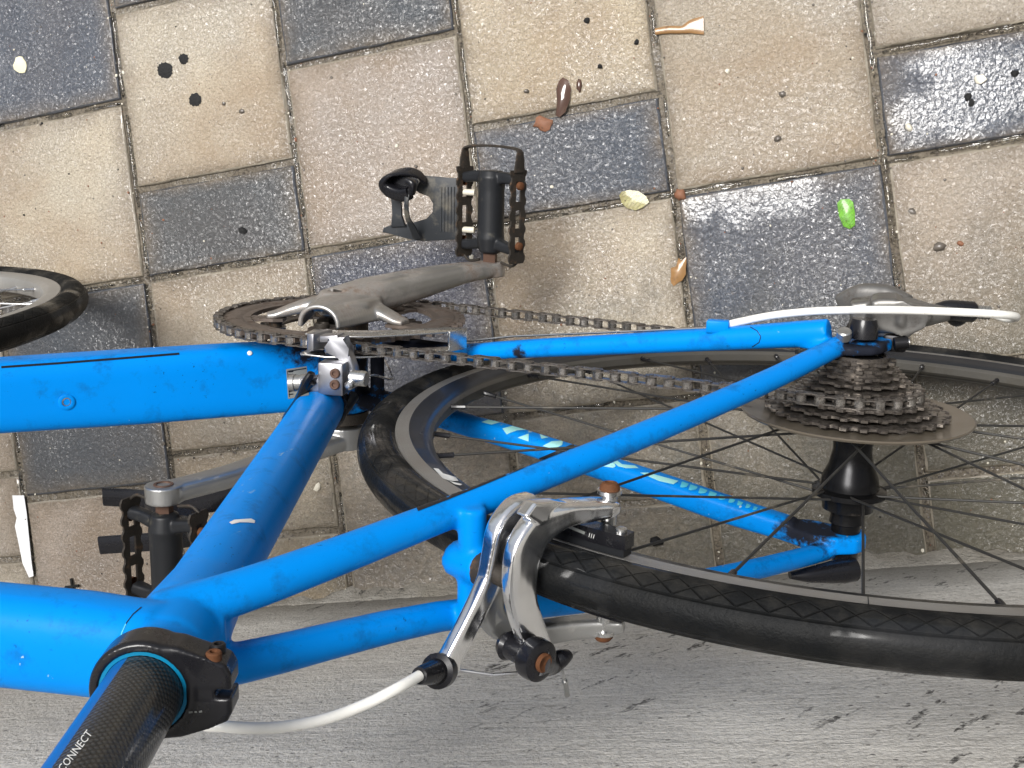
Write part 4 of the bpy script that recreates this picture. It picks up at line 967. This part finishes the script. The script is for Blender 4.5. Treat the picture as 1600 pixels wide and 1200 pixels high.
finish('brake_arm', bm, M['alu'], carm, modfn=voxel(0.6, 4), angle=None)
bm = new()
arm([(16, 4, 352), (17, 20, 353), (19, 31, 345), (24, 36, 328), (32, 36, 310), (42, 35, 296), (50, 34, 290)], [(8, 4.5), (7, 4.5), (6.5, 5), (6, 5), (5.5, 5.5), (5, 6), (3.4, 4)])
finish('brake_arm', bm, M['alud'], carm, modfn=voxel(0.8, 5), angle=None)
for sgn in (-1, 1):
    # curved pad along the rim
    def padring(bm, r0, r1, y0, y1, a0, a1, n=14, mat=0, taper=0.0):
        rows = []
        for i in range(n + 1):
            g = math.atan2(UR[2], UR[0]) + (a0 + (a1 - a0) * i / n) / 311.0
            e_ = A3(math.cos(g), 0, math.sin(g)); w = 1 - taper * (abs(i / n - .5) * 2) ** 6
            rows.append([bm.verts.new(H + e_ * ((r0 + r1) / 2 + (rr - (r0 + r1) / 2) * w) + A3(0, sgn * yy, 0)) for rr, yy in ((r0, y0), (r1, y0), (r1, y1), (r0, y1))])
        for A, B in zip(rows, rows[1:]):
            for j in range(4): bm.faces.new((A[j], A[(j + 1) % 4], B[(j + 1) % 4], B[j])).material_index = mat
        bm.faces.new(rows[0]).material_index = mat; bm.faces.new(rows[-1][::-1]).material_index = mat
        es = [e for e in bm.edges if e.calc_face_angle(0) > 0.7]; bmesh.ops.bevel(bm, geom=es, offset=0.9, segments=2, affect='EDGES', profile=.5)
    bm = new(); padring(bm, 306.5, 316.5, 15.2, 22.5, 8, 64, taper=.12); pd = finish('pad_holder', bm, M['black'], carm, angle=40)
    bm = new(); padring(bm, 307, 315.5, 11.0, 15.3, 7, 63, taper=.1); finish('rubber_pad', bm, M['blackmat'], carm, angle=40)
    q = BK(43, sgn * 38, 298)
    bm = new(); lathe(bm, [(-18, 4), (-2, 4), (-2, 6.0), (0, 6.2), (0.2, 5.2), (2.0, 5.0), (3.6, 3.8), (4.0, 2.4), (3.2, 2.2), (3.2, .01)], q + A3(0, sgn * 0.5, 0), (0, sgn, 0), 24, mats=[1, 1, 1, 1, 0, 0, 0, 0, 0], caps=False); finish('pad_bolt', bm, [M['rust'], M['steel']], carm)
    if sgn < 0:
        pb2 = bvh_of(pd)
        bm = new(); lathe(bm, [(-1, 3.0), (1.4, 2.8), (2.0, 1.6), (2.0, .01)], BK(58, -22.5, 305), (0, -1, 0), 18, caps=False); finish('holder_screw', bm, M['steel'], pd)
        decal('small_lettering', strip([(887, 822), (914, 833)], 4.5), M['greyprint'], parent=pd, bv=pb2, lift=.15, cell=4)
        decal('small_lettering', text_polys('111', (920, 839), (.95, .31), (1.5, -6.5), length=8), M['offwhite'], parent=pd, bv=pb2, lift=.15, cell=3)
bm = new(); cyl(bm, BK(9, 0, RB), BK(17, 0, RB), 9, 24); cyl(bm, BK(17, 0, RB), BK(37, 0, RB), 5, 20); finish('pivot_bolt', bm, M['rustdark'], carm)
bm = new(); q = BK(28, -16, 344); cyl(bm, q, BK(30.5, -16, 344), 2.6, 14); finish('adjust_screw', bm, M['steel'], carm)
# cable clamp and quick release lever on the long arm
qc = onY(848, 1036, 41); qv = (BK(60, 43, 341) - BK(40, 43, 341)); qv /= np.linalg.norm(qv)
qc = onB(848, 1035, 53) - UT * 9
bm = new(); lathe(bm, [(-18, 6), (-15, 7.5), (-13, 6), (0, 6.4), (0.5, 10.2), (3, 10.6), (8, 10.2), (9, 8.5), (9, 4)], qc, UT, 28)
sweep(bm, [qc + UT * 5, onY(862, 1036, 43), onY(878, 1028, 41), onY(889, 1022, 40)], [(7, 8), (5.5, 6), (4.5, 5), (2.6, 3.5)], (0, 0, 1), 14, k=5)
finish('release_lever', bm, M['black'], carm)
bm = new(); lathe(bm, [(9, 4.8), (10.4, 4.8), (11, 4.0), (10.2, 2.6), (9.6, .01)], qc, UT, 20, caps=False); finish('clamp_bolt', bm, M['rust'], carm)
# barrel adjuster, housing, bare cable
aj0 = onB(690, 1047, 18); aj1 = onZ(655, 1056, aj0[2] + 22)
ad = aj1 - aj0; La = np.linalg.norm(ad)
bm = new(); lathe(bm, [(-8, 4.2), (-4, 7), (0, 8.4), (5, 8.6), (6, 6.2), (9, 5.8), (La - 3, 4.6), (La, 4.0)], aj0, ad, 6 * 4); finish('barrel_adjuster', bm, M['black'], carm)
bm = new(); sweep(bm, [aj0 - ad * .3, BK(30, 46, 362), BK(40, 46, 345)], 0.85, (0, 1, 0), 8); sweep(bm, [qc + UT * 2 + A3(2, 6, -6), onZ(874, 1046, 360), onZ(881, 1060, 352), onZ(885, 1076, 345)], 0.8, (0, 1, 0), 8, k=5)
finish('brake_cable', bm, M['steel'], carm)
bm = new(); sweep(bm, [onZ(882, 1064, 350), onZ(884, 1070, 348), onZ(886, 1086, 342)], [(1.6, 1.6), (1.3, 1.3), (1.6, 1.6)], (0, 1, 0), 10); finish('cable_end_cap', bm, M['alud'], carm)
bm = new()
sweep(bm, [aj1, onZ(620, 1076, 455), onZ(570, 1101, 466), onZ(510, 1123, 477), onZ(450, 1135, 486), onZ(400, 1138, 493), onZ(350, 1135, 499), onZ(310, 1125, 500), A3(-165, 21, 496), A3(-120, 8, 500), A3(-60, 4, 507), A3(150, 3, 524), A3(330, 6, 540)], 2.6, (0, 1, 0), 16, k=6)
finish('brake_cable_housing', bm, M['white'], ROOT)

# ---- pedals
def pedal(c, sgn, ux, uz, name='pedal'):
    """c: axle start on the crank face, sgn: outboard direction, ux: forward of the platform, uz: platform normal"""
    y = A3(0, sgn, 0); P_ = lambda a_, b2, c_: c + ux * a_ + y * b2 + uz * c_
    bm = new()
    lathe(bm, [(8, 7), (10, 10.5), (22, 13), (28, 12.4), (66, 12.2), (78, 13), (84, 10)], c, y, 28)
    for a_ in (-1, 1):
        sweep(bm, [P_(0, 20, 0), P_(a_ * 22, 15, 0), P_(a_ * 33, 14, 0)], [(6, 6), (5, 5), (5, 6)], uz, 14, power=3.5, k=4)
        sweep(bm, [P_(0, 74, 0), P_(a_ * 16, 78, 0), P_(a_ * 33, 76, 0)], [(6, 6), (5.5, 4.5), (5, 6)], uz, 14, power=3.5, k=4)
    bd = finish(name, bm, M['blackmat'], ROOT, modfn=voxel(0.9, 3), angle=None)
    bm = new(); lathe(bm, [(-2, 6.6), (8, 6.6), (9, 7.6)], c, y, 6); lathe(bm, [(-3, 5.4), (9, 5.4)], c, y, 20); finish('axle', bm, M['axlerust'], bd, angle=20)
    for a_ in (-1, 1):
        bm = new(); X = a_ * 34
        # toothed cage side with slots
        n = 26; top, bot = [], []
        for i in range(n + 1):
            b2 = 2 + 84 * i / n; tz = 8.5 + (2.0 if i % 4 in (1, 2) else 0)
            top.append((b2, tz)); bot.append((b2, -tz))
        prism(bm, [P_(X, b2, z) for b2, z in top[:]] + [P_(X, b2, 3.2) for b2, z in top[::-1]], ux * 1.8)
        prism(bm, [P_(X, b2, -3.2) for b2, z in top] + [P_(X, b2, z) for b2, z in bot[::-1]], ux * 1.8)
        for b0, b1 in ((2, 12), (26, 34), (50, 58), (76, 86)):
            prism(bm, [P_(X, b0, -3.4), P_(X, b1, -3.4), P_(X, b1, 3.4), P_(X, b0, 3.4)], ux * 1.7)
        cg = finish('cage_plate', bm, M['rustdark'], bd, angle=30)
        for b2 in (18, 72):
            bm = new(); lathe(bm, [(-1, 3.8), (2.4, 3.6), (3.2, 2.2), (3.2, .01)], P_(X + a_ * 1.5, b2, 0), ux * a_, 14, caps=False); finish('cage_screw', bm, M['rust'], cg)
    bm = new(); sweep(bm, [P_(-34.2, 84, 0), P_(-34.5, 97, 0), P_(-31, 104, 0), P_(0, 106, 0), P_(31, 104, 0), P_(35, 97, 0), P_(35, 84, 0)], [(1.2, 7), (1.2, 5), (1.2, 3), (1.2, 2), (1.2, 3), (1.2, 5), (1.2, 7)], uz, 10, power=4, k=5); finish('cage_end', bm, M['rustdark'], bd)
    bm = new(); sweep(bm, [P_(-34, 3, 0), P_(-27, -1, 0), P_(-14, 1, 0)], 1.3, uz, 10, k=4); finish('cage_end', bm, M['rustdark'], bd)
    bm = new(); sweep(bm, [P_(34, 3, 0), P_(27, -1, 0), P_(14, 1, 0)], 1.3, uz, 10, k=4); finish('cage_end', bm, M['rustdark'], bd)
    return bd
# right pedal; platform axes chosen so the clip reaches forward and slightly down
ERt = CD * 170 + A3(0, -79.5, 0)
fx = A3(math.cos(R_(-26)), 0, math.sin(R_(-26))); fz = A3(-math.sin(R_(-26)), 0, math.cos(R_(-26)))
pr_ = pedal(ERt, -1, fx, fz)
cxx = A3(math.cos(R_(3)), 0, math.sin(R_(3))); czz = A3(-math.sin(R_(3)), 0, math.cos(R_(3)))
def PR(a_, b2, c_): return ERt + fx * 36 + cxx * (a_ - 36) * 0.93 + A3(0, -b2, 0) + czz * c_
bm = new()   # half toe clip: flat perforated plate, cross bar, strap slot and curved lobe
def flat(px, z, th, mat=0, bev=.8): prism(bm, [onZ(x, y, z) for x, y in px], (0, 0, -th), bev=bev, mat=mat)
flat([(717, 279), (690, 277), (664, 276), (647, 271), (638, 276), (640, 290), (655, 302), (671, 306), (678, 318), (677, 332), (667, 343), (652, 346), (634, 352), (612, 351), (599, 356), (597, 363), (612, 366), (640, 374), (660, 377), (717, 374)], -166, 3)
flat([(608, 300), (627, 301), (625, 318), (626, 338), (634, 354), (610, 355), (614, 336), (612, 318)], -163, 3)
sweep(bm, [onZ(638, 296, -140), onZ(635, 318, -138), onZ(637, 340, -143), onZ(645, 356, -152), (onZ(652, 372, -162))], [(2.6, 1.2), (2.2, 1.2), (2.4, 1.2), (3.4, 1.2), (4.5, 1.2)], (0, 0, 1), 10, power=4, k=5)
sweep(bm, [onZ(664, 283, -162), onZ(652, 272, -156), onZ(634, 268, -150), onZ(613, 272, -146), onZ(602, 284, -146), onZ(607, 296, -146), onZ(625, 304, -144), onZ(640, 302, -140)], [(1.6, 4), (1.6, 6), (1.6, 8), (2, 9), (4, 8), (6, 5), (6.5, 4.5), (6, 4)], (0.15, 0.3, 1), 18, power=3.5, k=6, mat=2)
flat([(602, 282), (612, 274), (634, 270), (650, 274), (656, 284), (646, 298), (626, 303), (608, 296)], -152, 3, mat=2)
sweep(bm, [onZ(636, 282, -136), onZ(645, 288, -136), onZ(643, 303, -138)], [(3, 4), (3.5, 5), (3, 4)], (0, 0, 1), 14, power=3.5, k=5, mat=2)
for i in range(5): x_ = 690 + i * 5; sweep(bm, [onZ(x_, 292, -165.6), onZ(x_ - 1, 362, -165.6)], [(0.5, 0.6)], (0, 0, 1), 6)
for yy in (27, 62): cyl(bm, PR(24, yy, 1), PR(36, yy, 1), 3.0, 14, mat=1)
finish('toe_clip', bm, [M['toeclip'], M['paleg'], M['black']], pr_, modfn=None, angle=40)
ELt = CD * -170 + A3(0, 79, 0)
lx = A3(math.cos(R_(-10)), 0, math.sin(R_(-10))); lz = A3(-math.sin(R_(-10)), 0, math.cos(R_(-10)))
pl_ = pedal(ELt, 1, lx, lz)
def PL(a_, b2, c_): return ELt + lx * a_ + A3(0, b2, 0) + lz * c_
bm = new()
for yy, x1 in ((-2, 62), (36, 62)):
    pass
# straps of the half clip hanging below the platform, seen either side of the arm
zb = 60
sweep(bm, [onZ(162, 776, zb), onZ(215, 779, zb), onZ(232, 781, zb)], [(2, 8), (2.2, 8), (2.2, 8)], (0, 1, 0.1), 10, power=4)
sweep(bm, [onZ(232, 781, zb), onZ(245, 800, zb + 10), onZ(252, 830, zb + 24), onZ(262, 850, zb + 30)], [(7, 3), (9, 3), (8, 3), (7, 3)], (0, 0, 1), 12, power=4, k=4)
sweep(bm, [onZ(156, 852, zb), onZ(230, 847, zb), onZ(320, 838, zb)], [(2, 8), (2.2, 8), (2.2, 8)], (0, 1, 0.1), 10, power=4)
sweep(bm, [onZ(232, 781, zb), onZ(290, 786, zb), onZ(360, 776, zb), onZ(420, 762, zb)], [(2, 8), (2.2, 11), (2.2, 11), (2.2, 10)], (0, 1, 0.1), 10, power=4)
sweep(bm, [onZ(287, 800, zb + 40), onZ(296, 812, zb + 30), onZ(300, 838, zb + 10)], [(7, 3), (6, 3), (6, 3)], (0, 0, 1), 12, power=4, k=4)
finish('toe_clip', bm, M['black'], pl_, angle=40)

# ================================================================ SMALL THINGS ON THE GROUND
def ground_poly(name, px, m, label, cat, h=1.2, group=None, dome=2.0, curl=0.0):
    """thin leaf-like thing outlined on the ground plane, with a real thickness and curl"""
    P = [onG(*q)[:2] for q in px]; c = sum(P) / len(P); bm = new(); rows = []
    size = max(np.linalg.norm(p - c) for p in P)
    for t in (1.0, 0.7, 0.38):
        rows.append([bm.verts.new((*(c + (p - c) * t), h + dome * (1 - t * t) + curl * t * t * abs(math.sin(i * 1.7)))) for i, p in enumerate(P)])
    top = bm.verts.new((*c, h + dome)); n = len(P)
    for A, B in zip(rows, rows[1:]):
        for i in range(n): bm.faces.new((A[i], A[(i + 1) % n], B[(i + 1) % n], B[i]))
    for i in range(n): bm.faces.new((rows[-1][i], rows[-1][(i + 1) % n], top))
    low = [bm.verts.new((v.co.x, v.co.y, 0.15)) for v in rows[0]]
    for i in range(n): bm.faces.new((low[i], low[(i + 1) % n], rows[0][(i + 1) % n], rows[0][i]))
    bm.faces.new(low[::-1])
    pr = {'label': label, 'category': cat}
    if group: pr['group'] = group
    return finish(name, bm, m, world=True, props=pr, angle=60)
def blobpx(cx, cy, rx, ry, n=14, j=0.25, rot=0.0):
    out = []
    for i in range(n):
        a_ = 2 * math.pi * i / n; k = 1 + rnd.uniform(-j, j); x, y = rx * k * math.cos(a_), ry * k * math.sin(a_)
        out.append((cx + x * math.cos(rot) - y * math.sin(rot), cy + x * math.sin(rot) + y * math.cos(rot)))
    return out
ground_poly('leaf', [(968, 306), (972, 300), (984, 297), (998, 299), (1010, 307), (1015, 316), (1006, 324), (994, 329), (981, 326), (972, 318)], M['leafy'], 'small oval yellow-green leaf lying in the joint left of the puddled dark slab', 'leaf', dome=1.6, curl=1.6)
ground_poly('leaf', [(880, 121), (889, 126), (893, 140), (891, 158), (884, 176), (875, 184), (869, 181), (871, 162), (870, 140), (874, 127)], M['leafb'], 'shiny dark brown curled leaf on the beige slab above the right pedal', 'leaf', dome=4, curl=2)
ground_poly('leaf', [(1308, 317), (1314, 312), (1327, 311), (1333, 316), (1336, 334), (1336, 352), (1328, 358), (1318, 354), (1311, 338)], M['leafg'], 'bright green torn leaf piece on the wet dark slab', 'leaf', dome=3, curl=1.5)
ground_poly('leaf', blobpx(905, 134, 4, 10, j=.2), M['leafb'], 'tiny dark leaf sliver right of the curled brown leaf', 'leaf', dome=1.5)
ground_poly('leaf_scrap', blobpx(848, 193, 16, 11, j=.3), M['leafr'], 'reddish brown leaf scrap in the joint under the curled brown leaf', 'leaf scrap', dome=2.5)
ground_poly('leaf_scrap', blobpx(1063, 304, 9, 11, j=.3), M['leafr'], 'rusty leaf scrap at the joint corner right of the yellow leaf', 'leaf scrap', dome=2.5)
ground_poly('leaf_scrap', blobpx(1060, 424, 10, 20, j=.35, rot=.4), M['stick'], 'tan leaf scrap in the joint left of the puddled dark slab', 'leaf scrap', dome=2)
ground_poly('petal', blobpx(33, 102, 10, 13, j=.18), M['petal'], 'cream flower petal on the dark slab in the top left corner', 'petal', dome=2)
for (x, y, r1, r2), lb in zip(((258, 110, 12, 13), (287, 92, 7.5, 8.5), (305, 156, 9.5, 10.5)), ('largest round black gum spot on the top left beige slab', 'smallest black gum spot, uppermost of the three on the beige slab', 'black gum spot lowest of the three on the beige slab')):
    ground_poly('gum_spot', blobpx(x, y, r1, r2, n=34, j=.12), M['gum'], lb, 'gum spot', group='black gum spots on a beige slab', h=.5, dome=.9)
ground_poly('white_strip', [(20, 774), (38, 774), (42, 800), (46, 840), (50, 880), (53, 900), (46, 902), (36, 880), (30, 850), (24, 822), (27, 808), (22, 795)], M['whitestrip'], 'long bright white strip beside the slab joint at the left edge', 'whitestrip', h=.8, dome=.3)  # thin flat strip in plain white beside the joint
bm = new(); sp_ = [onG(x, y)[:2] for x, y in ((1024, 50), (1045, 47), (1066, 47), (1082, 42), (1100, 40))]
sweep(bm, [(*q, 1.6) for q in sp_], [(3.2, 1.3), (3.8, 1.6), (3.6, 1.6), (7, 1.2), (9, 0.6)], (0, 0, 1), 12, k=5)
finish('twig', bm, M['stick'], world=True, props={'label': 'wet tan twig with a frayed end near the top joint', 'category': 'twig'})
bm = new()
for a_ in (((104, 917), (126, 914)), ((113, 903), (117, 922))):
    sweep(bm, [(*onG(*a_[0])[:2], 2.5), (*onG(*a_[1])[:2], 3.5)], 1.6, (0, 0, 1), 8)
finish('twig', bm, M['gum'], world=True, props={'label': 'small black crossed twig near the wall by the left pedal', 'category': 'twig'})
b = NB('clear_water'); b.set(color=(0.9, 0.9, 0.88), rough=0.02, normal=b.bump(b.noise(b.vec(world=True), 60, 2), 0.0015)); b.b.inputs['Transmission Weight'].default_value = 1.0; b.b.inputs['IOR'].default_value = 1.33; M['water'] = b.m
bm = new()
def meniscus(fn, t0, t1):
    t = t0
    while t < t1:
        L = rnd.uniform(0.12, 0.55); e = min(t + L, t1); n = max(3, int((e - t) * 26)); pts = []; o_ = rnd.choice((-1, 1)) * 0.011 if rnd.random() < .35 else rnd.uniform(-.004, .004)
        for i in range(n + 1):
            q = fn(t + (e - t) * i / n, o_ + rnd.uniform(-.0035, .0035)); pts.append((q[0], q[1], -2.2))
        w = rnd.uniform(1.6, 3.3); secs = [(w * (rnd.uniform(.6, 1.15) if 0 < i < n else .25), w * .75) for i in range(n + 1)]
        sweep(bm, pts, secs, (0, 0, 1), 10)
        t = e + rnd.uniform(0.0, 0.10) * (1 if rnd.random() < .6 else 3)
for n_ in (-1, 0, 1, 2, 3, 4): meniscus(lambda t, o_, n_=n_: G(-n_ + o_, t), -3.2, 1.6)
for v_, ua, ub in ((0, -5.5, -2), (-0.5, -5.5, -4.05), (0, -2, 1), (-1, 0.02, 1), (1, -4, 1)): meniscus(lambda t, o_, v_=v_: G(t, v_ + o_), ua, ub)
finish('water', bm, M['water'], world=True, props={'kind': 'structure'}, angle=None)
# loose grit, many small stones, densest along the joints
bm = new()
def pebble(x, y, r, mat):
    m = Matrix.Translation((x, y, r * 0.25)) @ Matrix.Rotation(rnd.uniform(0, 6.28), 4, 'Z') @ Matrix.Diagonal((r * rnd.uniform(.7, 1.5), r, r * rnd.uniform(.4, .8), 1))
    g = bmesh.ops.create_icosphere(bm, subdivisions=1, radius=1, matrix=m)
    for v in g['verts']:
        v.co += Vector((rnd.uniform(-.2, .2), rnd.uniform(-.2, .2), rnd.uniform(-.15, .15))) * r
        for f in v.link_faces: f.material_index = mat
for _ in range(2400):
    u, v = rnd.uniform(-5, 2.5), rnd.uniform(-3, 2.2)
    t = rnd.random()
    if t < .55:
        if rnd.random() < .6: u = round(u) + rnd.gauss(0, .018)
        else: v = round(v * 2) / 2 + rnd.gauss(0, .018)
    p = G(u, v)
    if (p - wp) @ wn_ > -8: continue
    pebble(p[0], p[1], min(abs(rnd.gauss(0, .5)) + .35, 2.2), rnd.choice((0, 0, 0, 1, 2, 3)) if rnd.random() > .12 else 2)
for x, y, r, mt in ((823, 143, 3.5, 0), (1222, 147, 4, 0), (1215, 217, 3.5, 0), (1468, 386, 5, 0), (1425, 330, 3, 0), (1137, 111, 2.6, 2), (917, 33, 3.5, 1), (995, 66, 3, 1), (938, 104, 3, 1), (1585, 115, 4, 1), (1512, 152, 4, 1), (1518, 160, 3, 1), (650, 260, 2.5, 0), (736, 402, 3, 2), (497, 761, 4, 2), (620, 228, 2.6, 2), (378, 174, 3.5, 0), (350, 162, 2.4, 0), (1026, 845, 8, 1), (1531, 124, 5, 2), (1420, 199, 3.5, 2), (380, 360, 4, 1), (1500, 380, 3, 3)):
    p = onG(x, y); pebble(p[0], p[1], r, mt)
finish('gravel', bm, [M['stone'], M['gum'], M['paleg'], M['leafr']], world=True, props={'kind': 'stuff', 'label': 'loose grit and tiny stones scattered in the slab joints'}, angle=60)
